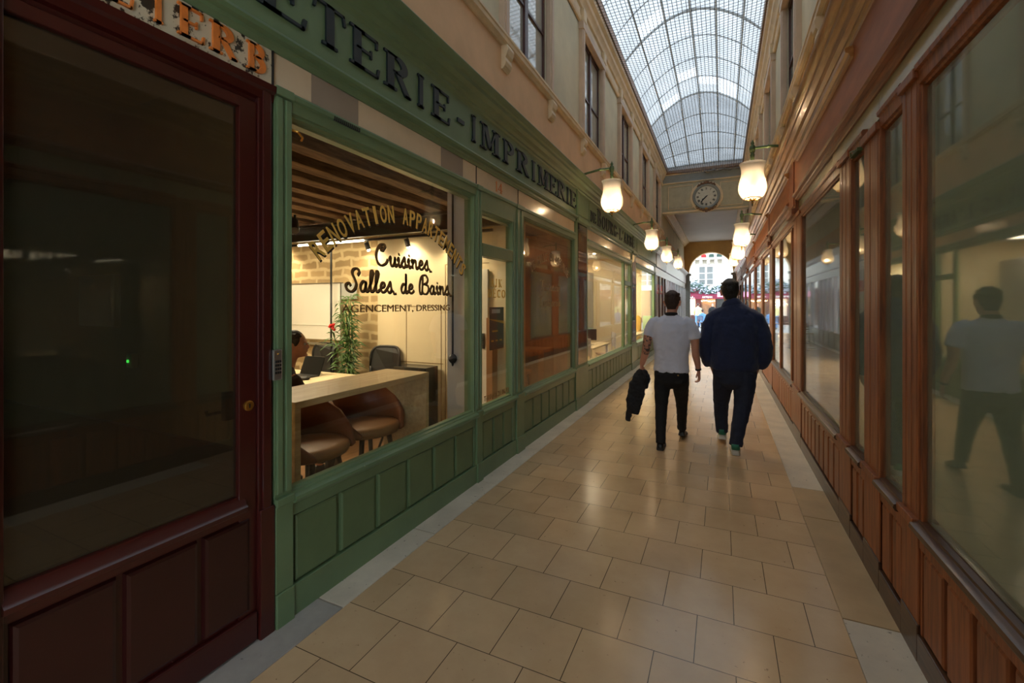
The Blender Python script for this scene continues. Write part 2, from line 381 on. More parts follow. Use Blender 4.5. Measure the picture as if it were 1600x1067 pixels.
# ---------------------------------------------------------------- lettering
def ribbon(mb, pts, ws, t=.006, closed=False):
    """pts 2-D, ws half widths -> flat prisms in (u,v,w)"""
    n = len(pts); L = []; R = []
    for i in range(n):
        a = pts[(i-1) % n] if (closed or i > 0) else pts[i]; b = pts[(i+1) % n] if (closed or i < n-1) else pts[i]
        dx, dy = b[0]-a[0], b[1]-a[1]; d = math.hypot(dx, dy) or 1e-6; nx, ny = -dy/d, dx/d
        L.append((pts[i][0]+nx*ws[i], pts[i][1]+ny*ws[i])); R.append((pts[i][0]-nx*ws[i], pts[i][1]-ny*ws[i]))
    rs = [[(L[i][0], L[i][1], 0), (R[i][0], R[i][1], 0), (R[i][0], R[i][1], t), (L[i][0], L[i][1], t)] for i in range(n)]
    mb.rings(rs, closed=closed)
def q(mb, x0, x1, y0, y1, t): mb.add([(x0, y0, 0), (x1, y0, 0), (x1, y1, 0), (x0, y1, 0), (x0, y0, t), (x1, y0, t), (x1, y1, t), (x0, y1, t)],
                                    [(0, 1, 2, 3), (4, 5, 6, 7), (0, 1, 5, 4), (1, 2, 6, 5), (2, 3, 7, 6), (3, 0, 4, 7)])
def arc(mb, cx, cy, rx, ry, a0, a1, thick, thin, t, n=20):
    cl = abs(a1-a0) >= 359; k = n if cl else n+1
    P = []; Wd = []
    for i in range(k):
        a = math.radians(a0+(a1-a0)*i/n); P.append((cx+rx*math.cos(a), cy+ry*math.sin(a)))
        Wd.append((thin+(thick-thin)*abs(math.cos(a)))/2)
    ribbon(mb, P, Wd, t, closed=cl)
def serif_glyph(ch, t=.02):
    """letter 1 high, 1 wide box; returns MB"""
    m = MB(); T = .24; H = .075; sv = .07
    def stem(x, y0=0, y1=1, foot=True, head=True, w=T):
        q(m, x-w/2, x+w/2, y0, y1, t)
        if foot: q(m, x-w/2-.11, x+w/2+.11, y0, y0+sv, t)
        if head: q(m, x-w/2-.11, x+w/2+.11, y1-sv, y1, t)
    def leg(x0, y0, x1, y1, w): m.add([(x0-w/2, y0, 0), (x0+w/2, y0, 0), (x1+w/2, y1, 0), (x1-w/2, y1, 0), (x0-w/2, y0, t), (x0+w/2, y0, t), (x1+w/2, y1, t), (x1-w/2, y1, t)],
                                      [(0, 1, 2, 3), (4, 5, 6, 7), (0, 1, 5, 4), (1, 2, 6, 5), (2, 3, 7, 6), (3, 0, 4, 7)])
    def tick(x, y, up): leg(x-.03, y, x, y+up, .10)
    if ch in 'EFÉ':
        stem(.24); q(m, .2, .92, .93, 1, t); q(m, .2, .7, .47, .54, t); leg(.9, .76, .9, 1, .07); leg(.7, .4, .7, .62, .06)
        if ch != 'F': q(m, .2, .95, 0, .07, t); leg(.97, .25, .92, 0, .08)
        if ch == 'É': leg(.5, 1.05, .66, 1.25, .14)
    elif ch == 'L': stem(.26); q(m, .2, .95, 0, .07, t); leg(.97, .28, .92, 0, .08)
    elif ch == 'T': stem(.5, head=False); q(m, .05, .95, .93, 1, t); leg(.04, .74, .09, 1, .07); leg(.96, .74, .91, 1, .07)
    elif ch == 'I': stem(.5, w=T*1.35)
    elif ch == 'P': stem(.26); arc(m, .42, .74, .42, .225, -90, 90, T, H, t); q(m, .3, .44, .93, 1, t); q(m, .3, .44, .48, .55, t)
    elif ch == 'R': stem(.24); arc(m, .40, .75, .36, .215, -90, 90, T, H, t); q(m, .3, .44, .93, 1, t); q(m, .3, .5, .50, .57, t); leg(.9, 0, .5, .53, .22); q(m, .78, 1.03, 0, .06, t)
    elif ch == 'B': stem(.24); arc(m, .42, .76, .34, .205, -90, 90, T, H, t); arc(m, .44, .285, .40, .25, -90, 90, T, H, t); q(m, .3, .46, .93, 1, t); q(m, .3, .46, .50, .57, t); q(m, .3, .46, 0, .07, t)
    elif ch == 'D': stem(.24); arc(m, .38, .5, .46, .465, -90, 90, T, H, t); q(m, .3, .42, .93, 1, t); q(m, .3, .42, 0, .07, t)
    elif ch == 'M': stem(.15, w=.08); stem(.83, w=.2); leg(.5, .12, .22, 1, .2); leg(.48, .12, .78, 1, .07)
    elif ch == 'N': stem(.16, w=.08); stem(.84, w=.08, foot=False); leg(.8, 0, .2, 1, .2)
    elif ch == 'A': leg(.16, 0, .5, 1, .08); leg(.82, 0, .5, 1, .22); q(m, .28, .7, .32, .38, t); q(m, .02, .3, 0, .06, t); q(m, .62, 1.02, 0, .06, t)
    elif ch == 'O': arc(m, .5, .5, .37, .465, 0, 360, T, H, t, 28)
    elif ch == 'U': arc(m, .5, .34, .33, .305, 180, 360, T*.9, H, t); q(m, .17-.11, .17+.11, .33, 1, t); q(m, .83-.05, .83+.05, .33, 1, t); q(m, .0, .36, .93, 1, t); q(m, .68, .98, .93, 1, t)
    elif ch == 'G': arc(m, .5, .5, .37, .465, 50, 330, T, H, t); q(m, .72, .9, .02, .42, t); q(m, .6, 1, .4, .46, t); leg(.84, .7, .84, 1, .06)
    elif ch == 'C': arc(m, .52, .5, .38, .465, 45, 315, T, H, t); leg(.84, .7, .84, 1, .06)
    elif ch == 'J': stem(.6, .25, 1, foot=False); arc(m, .36, .24, .24, .21, 180, 360, T, H, t)
    elif ch == 'K': stem(.24); leg(.34, .45, .84, 1, .09); leg(.86, 0, .42, .56, .2); q(m, .72, 1.02, 0, .06, t); q(m, .7, .98, .94, 1, t)
    elif ch == '-': q(m, .1, .9, .36, .5, t)
    elif ch == "'": leg(.45, .7, .55, 1, .2)
    elif ch == '1': stem(.5, head=False); leg(.3, .8, .5, 1, .14)
    elif ch == '4': stem(.68, w=.2, head=False); q(m, .05, .98, .26, .34, t); leg(.1, .3, .7, 1, .08)
    return m
def place_letters(seq, fm, t=.02):
    """seq: (char,u0,u1,v0,v1); fm maps (u,v,w) to the world"""
    out = MB()
    for ch, u0, u1, v0, v1 in seq:
        g = serif_glyph(ch, t); g.xform(lambda p: (u0+p.x*(u1-u0), v0+p.y*(v1-v0), p.z)); out.add(g.v, g.f)
    return out.xform(lambda p: fm(p.x, p.y, p.z))
def put_letters(seq, fm, t, mat_, parent):
    for q_ in seq: obj('letter', place_letters([q_], fm, t), mat_, parent)
def bfont(text, size=1.0, xs=1.0, bold=0.0, ext=.004):
    c = bpy.data.curves.new('lettering', 'FONT'); c.body = text; c.size = size; c.extrude = ext; c.offset = bold; c.resolution_u = 3
    o = bpy.data.objects.new('lettering_source', c); COL.objects.link(o)
    dg = bpy.context.evaluated_depsgraph_get(); me = bpy.data.meshes.new_from_object(o.evaluated_get(dg))
    mb = MB(); mb.add([(v.co.x*xs, v.co.y, v.co.z+ext) for v in me.vertices], [tuple(p.vertices) for p in me.polygons])
    bpy.data.objects.remove(o); bpy.data.meshes.remove(me); bpy.data.curves.remove(c); return mb
def bfit(text, u0, u1, v0, v1, bold=0.0, ext=.002, size=1.0):
    m = bfont(text, 1.0, 1.0, bold, ext)
    xs = [p[0] for p in m.v]; ys = [p[1] for p in m.v]; a, b, c, d = min(xs), max(xs), min(ys), max(ys)
    return m.xform(lambda p: (u0+(p.x-a)/(b-a)*(u1-u0), v0+(p.y-c)/(d-c)*(v1-v0), p.z))
LW = lambda X: (lambda u, v, w: (X+w, u, v))      # lettering on a left-hand surface

SC = {  # script strokes, x-height .46, ascender 1; (advance, [strokes])
 'C': (.95, [[(.62, .80), (.72, .93), (.60, 1.02), (.38, .95), (.20, .70), (.14, .38), (.26, .08), (.50, -.02), (.76, .10), (.88, .30)], [(.62, .80), (.54, .70), (.42, .74), (.44, .86), (.56, .90)]]),
 'S': (.80, [[(.70, .74), (.80, .90), (.66, 1.04), (.46, .98), (.40, .80), (.52, .58), (.62, .34), (.54, .10), (.34, -.02), (.12, .08), (.06, .26), (.20, .36), (.32, .26)]]),
 'B': (.95, [[(.36, .98), (.34, .5), (.28, .02), (.12, .06), (.10, .5), (.24, .92), (.56, 1.04), (.78, .86), (.70, .62), (.44, .54)], [(.44, .54), (.78, .46), (.86, .22), (.68, 0), (.42, .02), (.34, .16)]]),
 'T': (.8, [[(.05, .85), (.2, 1), (.5, .93), (.85, 1)], [(.55, .95), (.5, .5), (.4, .05), (.2, 0)]]),
 'u': (.56, [[(.02, .28), (.12, .46), (.12, .16), (.22, 0), (.36, .12), (.42, .46)], [(.42, .46), (.42, .12), (.50, 0), (.60, .12)]]),
 'i': (.30, [[(.02, .28), (.13, .46), (.13, .12), (.21, 0), (.32, .12)], [(.13, .62), (.15, .68)]]),
 's': (.44, [[(.0, .14), (.16, .40), (.24, .52), (.28, .30), (.32, .12), (.20, -.02), (.06, .08)], [(.3, .06), (.40, .04), (.48, .14)]]),
 'z': (.62, [[(.0, .14), (.16, .40), (.24, .52), (.28, .30), (.32, .12), (.20, -.02), (.06, .08)], [(.26, .04), (.42, .06), (.52, -.06), (.66, -.04)]]),
 'n': (.58, [[(.0, .32), (.10, .46), (.12, 0)], [(.12, .22), (.24, .44), (.36, .40), (.38, .10), (.46, 0), (.58, .12)]]),
 'e': (.46, [[(.08, .20), (.26, .26), (.32, .40), (.20, .48), (.08, .34), (.08, .12), (.20, 0), (.34, .04), (.46, .16)]]),
 'a': (.56, [[(.36, .40), (.22, .48), (.08, .30), (.08, .10), (.20, 0), (.34, .14), (.38, .46)], [(.38, .46), (.38, .12), (.46, 0), (.56, .12)]]),
 'l': (.34, [[(.0, .14), (.18, .60), (.26, .92), (.16, 1.0), (.10, .80), (.10, .16), (.20, 0), (.34, .12)]]),
 'd': (.58, [[(.36, .40), (.22, .48), (.08, .30), (.08, .10), (.20, 0), (.34, .14), (.40, .5), (.40, 1.0)], [(.40, 1.0), (.40, .12), (.48, 0), (.58, .12)]]),
 'p': (.56, [[(.0, .32), (.12, .46), (.12, -.36)], [(.12, .3), (.26, .48), (.40, .36), (.38, .10), (.24, 0), (.12, .1)]]),
 'r': (.42, [[(.0, .30), (.1, .5), (.2, .42), (.3, .44), (.28, .1), (.34, 0), (.44, .12)]]),
 't': (.34, [[(.14, .8), (.12, .14), (.2, 0), (.34, .12)], [(.0, .5), (.28, .5)]]),
 ' ': (.34, [])}
def catmull(P, n=6):
    if len(P) < 3: return P
    Q = [P[0]]+P+[P[-1]]; out = []
    for i in range(1, len(Q)-2):
        for k in range(n):
            t = k/n; o = []
            for d in (0, 1):
                a, b, c, e = Q[i-1][d], Q[i][d], Q[i+1][d], Q[i+2][d]
                o.append(.5*(2*b+(c-a)*t+(2*a-5*b+4*c-e)*t*t+(3*b-a-3*c+e)*t**3))
            out.append(tuple(o))
    out.append(P[-1]); return out
def script(text, u0, u1, v0, h, t=.003, thick=.13, thin=.05):
    m = MB(); x = 0
    for ch in text:
        adv, st = SC[ch]
        for s_ in st:
            P = catmull([(x+a, b) for a, b in s_]); ws = []
            for i in range(len(P)):
                a, b = P[max(i-1, 0)], P[min(i+1, len(P)-1)]; d = math.hypot(b[0]-a[0], b[1]-a[1]) or 1e-6
                ws.append((thin+(thick-thin)*abs(b[1]-a[1])/d)/2)
            ribbon(m, P, ws, t)
        x += adv
    return m.xform(lambda p: (u0+p.x/x*(u1-u0), v0+p.y*h, p.z))
def to_wall(m, X, dx=0): return m.xform(lambda p: (X+dx+p.z, p.x, p.y))
def arc_text(text, y0, y1, zbase, ztop, h, X, xs=.62, bold=.03, flip=0, off=(0, 0)):
    """capitals set one by one along an arch between y0 and y1"""
    c = (y1-y0)/2; s_ = ztop-zbase; R = (c*c+s_*s_)/(2*s_); cy = (y0+y1)/2; cz = ztop-R
    a = math.asin(c/R); out = MB(); n = len(text)
    for i, ch in enumerate(text):
        if ch == ' ': continue
        th = -a+2*a*(i+.5)/n; g = bfit(ch, -.5*(2*a*R/n)*.80 if ch != 'I' else -.5*(2*a*R/n)*.3, .5*(2*a*R/n)*.80 if ch != 'I' else .5*(2*a*R/n)*.3, 0, h, bold)
        g.xform(lambda p: (X+p.z, cy+(R+p.y)*math.sin(th)+p.x*math.cos(th)+off[0], cz+(R+p.y)*math.cos(th)-p.x*math.sin(th)+off[1])); out.add(g.v, g.f)
    return out

light('street_sky_portal', 'AREA', (-.6, 36, 16), 1, (1, 1, 1), 14, (0, 0, 0), 11, portal=True)

# ---------------------------------------------------------------- floor
YB, YE = -7.0, 29.0           # the passage behind the camera, and the street arch
obj('floor', MB().box(-1.81, .555, YB, 29.5, -.12, 0), 'floor', label='honey limestone tiles laid in staggered rows down the passage', cat='floor', kind='structure')
def side(sgn):                # facade plane; off > 0 comes out into the passage
    return (lambda off: -2.0+off) if sgn > 0 else (lambda off: .8-off)
XL, XR = side(1), side(-1)
kn = empty('trim_1', (-1.9, 0, 0), 'pale pitted stone kerb along the green shopfronts', 'kerb', kind='structure')
ys = [(YB, .2, 'concrete'), (.2, 1.76, 'concrete'), (1.765, 2.6, 'kerb'), (2.605, 3.55, 'kerb'), (3.555, 4.6, 'kerb'), (4.605, 6.2, 'kerb'), (6.205, 8.5, 'kerb'), (8.505, 12, 'kerb'), (12.005, 17, 'kerb'), (17.005, 29.5, 'kerb')]
for a, b, m in ys: obj('kerb_stone', MB().box(-2.12, -1.812, a, b-.004, -.12, .004), m, kn, bevel=.002)
kn = empty('trim_2', (.68, 0, 0), 'stone kerb along the wooden shopfronts, one near slab paler and pitted', 'kerb', kind='structure')
ys = [(YB, 1.2, 'kerb2'), (1.205, 2.78, 'kerb'), (2.785, 4.0, 'kerb2'), (4.005, 4.6, 'kerb2'), (4.605, 6.1, 'kerb'), (6.105, 8.5, 'kerb'), (8.505, 12, 'kerb'), (12.005, 18, 'kerb'), (18.005, 29.5, 'kerb')]
for a, b, m in ys: obj('kerb_stone', MB().box(.557, .92, a, b-.004, -.12, .004), m, kn, bevel=.002)

# ---------------------------------------------------------------- shopfront sections
def facade_window(name, X, y0, y1, frame, panel, npan, gl, z0=.64, z1=2.55, ztop=2.68, label='', cat='window', post=(.05, .05), transom=None, blind=None, kick=.16, deep=.032, kick_mat=None, tops=True):
    """one glazed bay: plinth, raised panels, moulded sill, stiles, head, pane"""
    r = empty(name, (X(0), (y0+y1)/2, 0), label, cat, kind='structure')
    a, b = y0+post[0], y1-post[1]
    obj('plinth', MB().box(X(.012), X(-.10), y0, y1, 0, kick), kick_mat or frame, r, bevel=.004)
    obj('apron_board', MB().box(X(-.02), X(-.10), y0, y1, kick, .58), frame, r)
    m = MB(); m.box(X(.004), X(-.03), y0, y1, .515, .575); m.box(X(.0), X(-.03), y0, a, kick, .52); m.box(X(.0), X(-.03), b, y1, kick, .52)
    obj('apron_rail', m, frame, r, bevel=.004)
    w = (b-a)/npan
    for i in range(npan):
        ya, yb = a+i*w+.014, a+(i+1)*w-.014
        g = MB(); e = .012
        g.rings([[(X(-.02), ya, kick+.006), (X(-.02), yb, kick+.006), (X(-.02), yb, .512), (X(-.02), ya, .512)],
                 [(X(-.004), ya+.004, kick+.010), (X(-.004), yb-.004, kick+.010), (X(-.004), yb-.004, .508), (X(-.004), ya+.004, .508)],
                 [(X(.002), ya+e, kick+.02), (X(.002), yb-e, kick+.02), (X(.002), yb-e, .498), (X(.002), ya+e, .498)]])
        obj('panel', g, panel, r)
    # moulded sill, nose rounded out into the passage
    P = [(X(-.10), .575), (X(.006), .575), (X(.010), .585), (X(.034), .592), (X(.042), .606), (X(.038), .622), (X(.022), .630), (X(.010), .632), (X(.006), .640), (X(-.018), .644), (X(-.022), .654), (X(-.045), .660), (X(-.05), .660), (X(-.05), .60), (X(-.10), .60)]
    obj('sill', MB().prof(P, y0, y1), 'wooddark' if frame in ('wood', 'woodh') else frame, r, auto=True)
    # stiles and head as stepped mouldings
    m = MB()
    for s0, s1, d in ((y0, a, 1), (b, y1, -1)):
        if s1-s0 < .012: continue
        m.box(X(0), X(-.05), s0, s1, .63, ztop-.11)
        g = (s1-s0)
        if g > .045: m.box(X(.008 if deep > .03 else .003), X(-.02), s0+g*.28, s1-g*.28, .66, ztop-.13)
    obj('stile', m, frame, r, bevel=.004)
    P = [(X(-.10), z1), (X(-.045), z1), (X(-.040), z1+.012), (X(-.012), z1+.020), (X(-.008), z1+.030), (X(.004), z1+.034), (X(.008), ztop-.04), (X(.020), ztop-.034), (X(.022), ztop-.012), (X(.014), ztop), (X(-.10), ztop)]
    obj('head', MB().prof(P, y0, y1), frame, r, auto=True)
    if transom:
        t0, t1 = transom
        obj('transom_bar', MB().box(X(.006), X(-.08), a, b, t0, t1), frame, r, bevel=.006)
    m = MB().box(X(-deep), X(-deep-.006), a-.005, b+.005, .65, z1+.005)
    obj('pane', m, gl, r)
    if blind: obj('blind', MB().box(X(-.045), X(-.055), a, b, .66, 2.56), blind, r)
    return r
def post(name, X, y0, y1, frame, label, mirror=False, ztop=2.68, n=3, zlow=None):
    r = empty(name, (X(0), (y0+y1)/2, 0), label, 'pilaster', kind='structure')
    if zlow:
        obj('block', MB().box(X(.024), X(-.06), y0, y1, zlow, ztop).box(X(.036), X(.02), y0+.06, y1-.06, zlow+.07, ztop-.05), frame, r, bevel=.006)
        obj('collar', MB().box(X(.062), X(-.06), y0-.01, y1+.01, zlow-.04, zlow+.03), frame, r, bevel=.01); return r
    k_ = 1 if X(0) < 0 else .45
    obj('plinth', MB().box(X(.028*k_), X(-.10), y0, y1, 0, .17), frame if k_ == 1 else 'wooddark', r, bevel=.004)
    obj('pedestal', MB().box(X(.018*k_), X(-.10), y0, y1, .17, .62), frame, r, bevel=.004)
    m = MB(); m.box(X(.006), X(-.12), y0, y1, .62, ztop)
    w = (y1-y0)/n
    if not mirror:
        for i in range(n): m.box(X(.018*k_), X(0), y0+i*w+w*.18, y0+(i+1)*w-w*.18, .66, ztop-.05)
    m.box(X(.03), X(0), y0, y1, .60, .64); m.box(X(.026), X(0), y0, y1, ztop-.045, ztop)
    obj('shaft', m, frame, r, bevel=.004)
    if mirror: obj('mirror_strip', MB().box(X(.014), X(.0), y0+w*.55, y1-w*.35, .68, ztop+.10), 'mirror', r)
    return r

# left hand: burgundy door leaf nearest the camera
r = empty('door_1', (XL(0), 1.0, 0), 'dark burgundy half-glazed shop door at the left edge, with black lever and brass lock', 'door', kind='structure')
m = MB()
for a, b in ((.49, .585), (1.42, 1.495)): m.box(XL(-.0), XL(-.12), a, b, 0, 2.66); m.box(XL(.014), XL(0), a+.016, b-.016, .16, 2.63)
m.box(XL(.018), XL(0), 1.42, 1.495, 0, .62)
obj('jamb', m, 'burg', r, bevel=.004)
P = [(XL(-.12), 2.565), (XL(-.03), 2.565), (XL(-.02), 2.585), (XL(.004), 2.59), (XL(.010), 2.625), (XL(.026), 2.635), (XL(.030), 2.665), (XL(-.12), 2.665)]
obj('head', MB().prof(P, .49, 1.495), 'burg', r, auto=True)
m = MB(); m.box(XL(-.012), XL(-.06), 1.335, 1.42, .012, 2.565); m.box(XL(-.012), XL(-.06), .58, 1.34, 2.515, 2.565); m.box(XL(-.022), XL(-.06), .58, 1.34, .10, .62)
obj('leaf', m, 'burg', r, bevel=.004)
P = [(XL(-.06), .61), (XL(-.01), .61), (XL(-.008), .635), (XL(.012), .645), (XL(.016), .665), (XL(.002), .675), (XL(-.004), .69), (XL(-.016), .70), (XL(-.02), .712), (XL(-.06), .715)]
obj('lock_rail', MB().prof(P, .58, 1.36), 'burg', r, auto=True)
obj('kick_rail', MB().box(XL(.004), XL(-.06), .585, 1.415, .012, .145), 'burg', r, bevel=.005)
for a, b in ((.60, .875), (.895, 1.155), (1.175, 1.385)):
    obj('panel', MB().rings([[(XL(-.022), a, .16), (XL(-.022), b, .16), (XL(-.022), b, .60), (XL(-.022), a, .60)], [(XL(-.006), a+.006, .166), (XL(-.006), b-.006, .166), (XL(-.006), b-.006, .594), (XL(-.006), a+.006, .594)],
                                [(XL(-.002), a+.018, .178), (XL(-.002), b-.018, .178), (XL(-.002), b-.018, .582), (XL(-.002), a+.018, .582)]]), 'burgpanel', r)
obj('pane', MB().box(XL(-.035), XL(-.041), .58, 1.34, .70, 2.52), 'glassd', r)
hd = obj('lever_handle', MB().box(XL(-.045), XL(-.075), 1.292, 1.332, 1.07, 1.20).tube([(XL(-.07), 1.31, 1.10), (XL(-.11), 1.31, 1.10), (XL(-.11), 1.25, 1.10), (XL(-.11), 1.245, 1.12)], .008), 'black', r, bevel=.002, label='black lever on its plate behind the glass')
m = MB(); rr = [(XL(-.012), .024), (XL(-.004), .024), (XL(-.001), .019), (XL(-.001), .012)]
m.rings([[(x, 1.378+q_*math.cos(2*PI*k/20), 1.127+q_*math.sin(2*PI*k/20)) for k in range(20)] for x, q_ in rr])
lk = obj('lock', m, 'brass', r, smooth=False, label='round brass lock')
obj('keyhole', MB().box(XL(-.001), XL(.0006), 1.375, 1.381, 1.117, 1.137), 'black', lk)

post('trim_3', XL, 1.50, 1.60, 'green', 'narrow green pilaster between the burgundy door and the large green window', n=2)
w1 = facade_window('window_1', XL, 1.60, 3.50, 'green', 'green_panel', 6, 'glass', label='large green-framed shop window with gold arched lettering and script', post=(.01, .03))
post('trim_4', XL, 3.50, 3.60, 'green', 'slim green mullion between the lettered window and the glazed door numbered 14', n=2)
d2 = facade_window('door_2', XL, 3.60, 4.36, 'green', 'green_panel', 3, 'glass', label='green glazed shop door with fanlight and gold letters, under number 14', cat='door', post=(.02, .08), transom=(2.05, 2.17), z1=2.44)
post('trim_5', XL, 4.36, 4.56, 'green', 'green mullion between the glazed door and the bronze-toned window', n=2)
w2 = facade_window('window_2', XL, 4.56, 6.50, 'green', 'green_panel', 7, 'glassb', label='green-framed window with faint gold arch lettering over a bronze-toned interior', post=(.01, .03))
post('trim_6', XL, 6.50, 7.18, 'green', 'wide green pilaster with a mirror strip between the first and second green shops', mirror=True, ztop=2.9)
w3 = facade_window('window_3', XL, 7.18, 10.25, 'green', 'green_panel', 11, 'glass', label='green-framed window of the second shop with an office desk behind', post=(.03, .03))
d3 = facade_window('door_3', XL, 10.25, 11.10, 'green', 'green_panel', 3, 'glass', label='narrow green glazed door of the second shop', cat='door', post=(.06, .08), transom=(2.05, 2.15))
post('trim_7', XL, 11.10, 11.75, 'green', 'green pilaster with a mirror strip after the second green shop', mirror=True, ztop=2.9)
w4 = facade_window('window_4', XL, 11.75, 15.2, 'green', 'green_panel', 11, 'glass', label='green-framed brightly lit window of the third shop', post=(.05, .05))
post('trim_8', XL, 15.2, 15.5, 'green', 'last green pilaster before the dark red shutters', n=2)

# continuous bands over the left-hand shops: painted glass strip, fascia, cornice
def mbx(*a): return MB().box(*a)
st = empty('trim_9', (XL(0), 4, 2.68), 'band of painted glass panels between the green windows and the green fascia', 'trim', kind='structure')
segs = [(YB, -.9, 'beige'), (-.895, .45, 'beige'), (1.505, 1.735, 'beige'), (1.737, 2.08, 'taupe'), (2.082, 2.97, 'beige'), (2.972, 3.30, 'taupe'), (3.302, 3.525, 'beige'), (3.53, 4.44, 'beige'), (4.445, 6.50, 'beige'), (7.18, 9.1, 'beige'), (9.105, 10.25, 'beige'), (10.255, 11.1, 'beige'), (11.75, 15.2, 'beige')]
for a, b, mt in segs: obj('strip_panel', mbx(XL(-.012), XL(-.06), a, b, 2.68, 2.93), mt, st)
obj('joint_clip', mbx(XL(-.006), XL(-.02), 3.524, 3.531, 2.69, 2.9).box(XL(-.006), XL(-.02), 4.44, 4.446, 2.69, 2.9).box(XL(0), XL(-.02), 1.496, 1.503, 2.67, 2.93), 'black', st)
obj('house_number', place_letters([('1', 3.90, 3.965, 2.715, 2.815), ('4', 3.965, 4.065, 2.715, 2.815)], LW(XL(-.012)), .003), 'orange', st, label='small orange-brown number 14')
at = empty('shop_sign', (XL(0), .9, 2.68), 'flaking white panel with orange capitals above the burgundy door', 'sign')
obj('board', mbx(XL(-.008), XL(-.06), .45, 1.495, 2.675, 2.90), 'rusty', at)
seq = [('A', .50, .60), ('T', .615, .70), ('E', .72, .80), ('L', .825, .92), ('I', .975, 1.03), ('E', 1.07, 1.175), ('R', 1.195, 1.315), ('B', 1.362, 1.462)]
put_letters([(c, a, b, 2.705, 2.835) for c, a, b in seq], LW(XL(-.008)), .012, 'orange', at)

gs = empty('shop_sign', (XL(0), 3, 2.9), 'long green fascia board with dark serif capitals over the first green shop', 'sign')
def fascia(root, X, y0, y1, mat_, zb=2.88, zt=3.34):
    obj('board', mbx(X(.03), X(-.06), y0, y1, zb+.03, zt), mat_, root)
    P = [(X(-.06), zb-.03), (X(.0), zb-.03), (X(.006), zb-.02), (X(.022), zb-.012), (X(.026), zb+.006), (X(.05), zb+.014), (X(.06), zb+.03), (X(.052), zb+.044), (X(.038), zb+.05), (X(.030), zb+.062), (X(-.06), zb+.062)]
    obj('lower_moulding', MB().prof(P, y0, y1), mat_ if mat_ != 'fasciawood' else 'woodh', root, auto=True)
fascia(gs, XL, YB, 6.50, 'green')
LET = [('P', .42, .66), ('A', .70, 1.0), ('P', 1.03, 1.30)]
LET = [('P', .02, .25), ('A', .28, .55), ('P', .58, .80), ('E', .85, 1.10)]
seq = [('P', .30, .56), ('A', .58, .86), ('P', .88, 1.12), ('E', 1.38, 1.66), ('T', 1.70, 1.93), ('E', 1.96, 2.21), ('R', 2.25, 2.52), ('I', 2.575, 2.705), ('E', 2.77, 3.02), ('-', 3.12, 3.25), ('I', 3.34, 3.46), ('M', 3.52, 3.90), ('P', 3.97, 4.24), ('R', 4.29, 4.63), ('I', 4.69, 4.86), ('M', 4.91, 5.27), ('E', 5.30, 5.55), ('R', 5.59, 5.94), ('I', 5.97, 6.12), ('E', 6.15, 6.43)]
put_letters([(c, a, b, 3.02, 3.25) for c, a, b in seq], LW(XL(.03)), .014, 'ink', gs)
obj('end_moulding', MB().box(XL(.05), XL(0), 6.47, 6.50, 2.86, 3.33), 'green', gs, bevel=.006)
g2 = empty('shop_sign', (XL(0), 9, 2.9), 'second green fascia board with the words DE BOURG-L\'ABBÉ', 'sign')
fascia(g2, XL, 7.18, 11.10, 'green')
bx = 7.24; seq = [('D', bx, bx+.17, 2.985, 3.16), ('E', bx+.20, bx+.36, 2.985, 3.16)]; u = bx+.46
for ch in "BOURG-L'ABBÉ":
    wd = {'-': .16, "'": .12, 'B': .29}.get(ch, .265); h = .29 if ch == 'B' and u < 8 else .235
    seq.append((ch, u, u+wd, 2.985, 2.985+h)); u += wd+.055
put_letters(seq, LW(XL(.03)), .012, 'ink', g2)
g3 = empty('shop_sign', (XL(0), 13, 2.9), 'third green fascia board, further down the passage', 'sign')
fascia(g3, XL, 11.75, 15.5, 'green')
seq = []; u = 12.0
for ch in 'GRAVURE': seq.append((ch, u, u+.2, 3.03, 3.2)) if ch in 'GRUEA' else None; u += .3
for a, b in ((6.50, 7.18), (11.10, 11.75)):
    post('trim_10', XL, a, b, 'green', 'green pilaster head between two fascia boards at %s' % ('the first shop' if a < 8 else 'the second shop'), n=1, ztop=3.34, zlow=2.9)
def cornice(name, X, y0, y1, mat_, label, out=.17, zb=3.32, zt=3.53):
    P = [(X(-.06), zb-.02), (X(.03), zb-.02), (X(.036), zb), (X(.05), zb+.01), (X(.052), zb+.03), (X(.08), zb+.045), (X(.095), zb+.08), (X(.13), zb+.10), (X(.135), zb+.13), (X(.155), zb+.14), (X(out), zb+.17), (X(out+.005), zt-.02), (X(out-.01), zt), (X(-.06), zt+.03)]
    return obj(name, MB().prof(P, y0, y1), mat_, auto=True, label=label, cat='cornice', kind='structure')
cornice('trim_11', XL, YB, 15.5, 'green', 'deep green moulded cornice running over the left-hand fascias')
vg = empty('air_vent', (XL(0), 1.96, 2.63), 'short dark slotted vent in the head of the lettered window frame', 'vent')
for i in range(14): obj('slot', mbx(XL(.0235), XL(.015), 1.862+i*.0146, 1.870+i*.0146, 2.640, 2.664), 'black', vg)

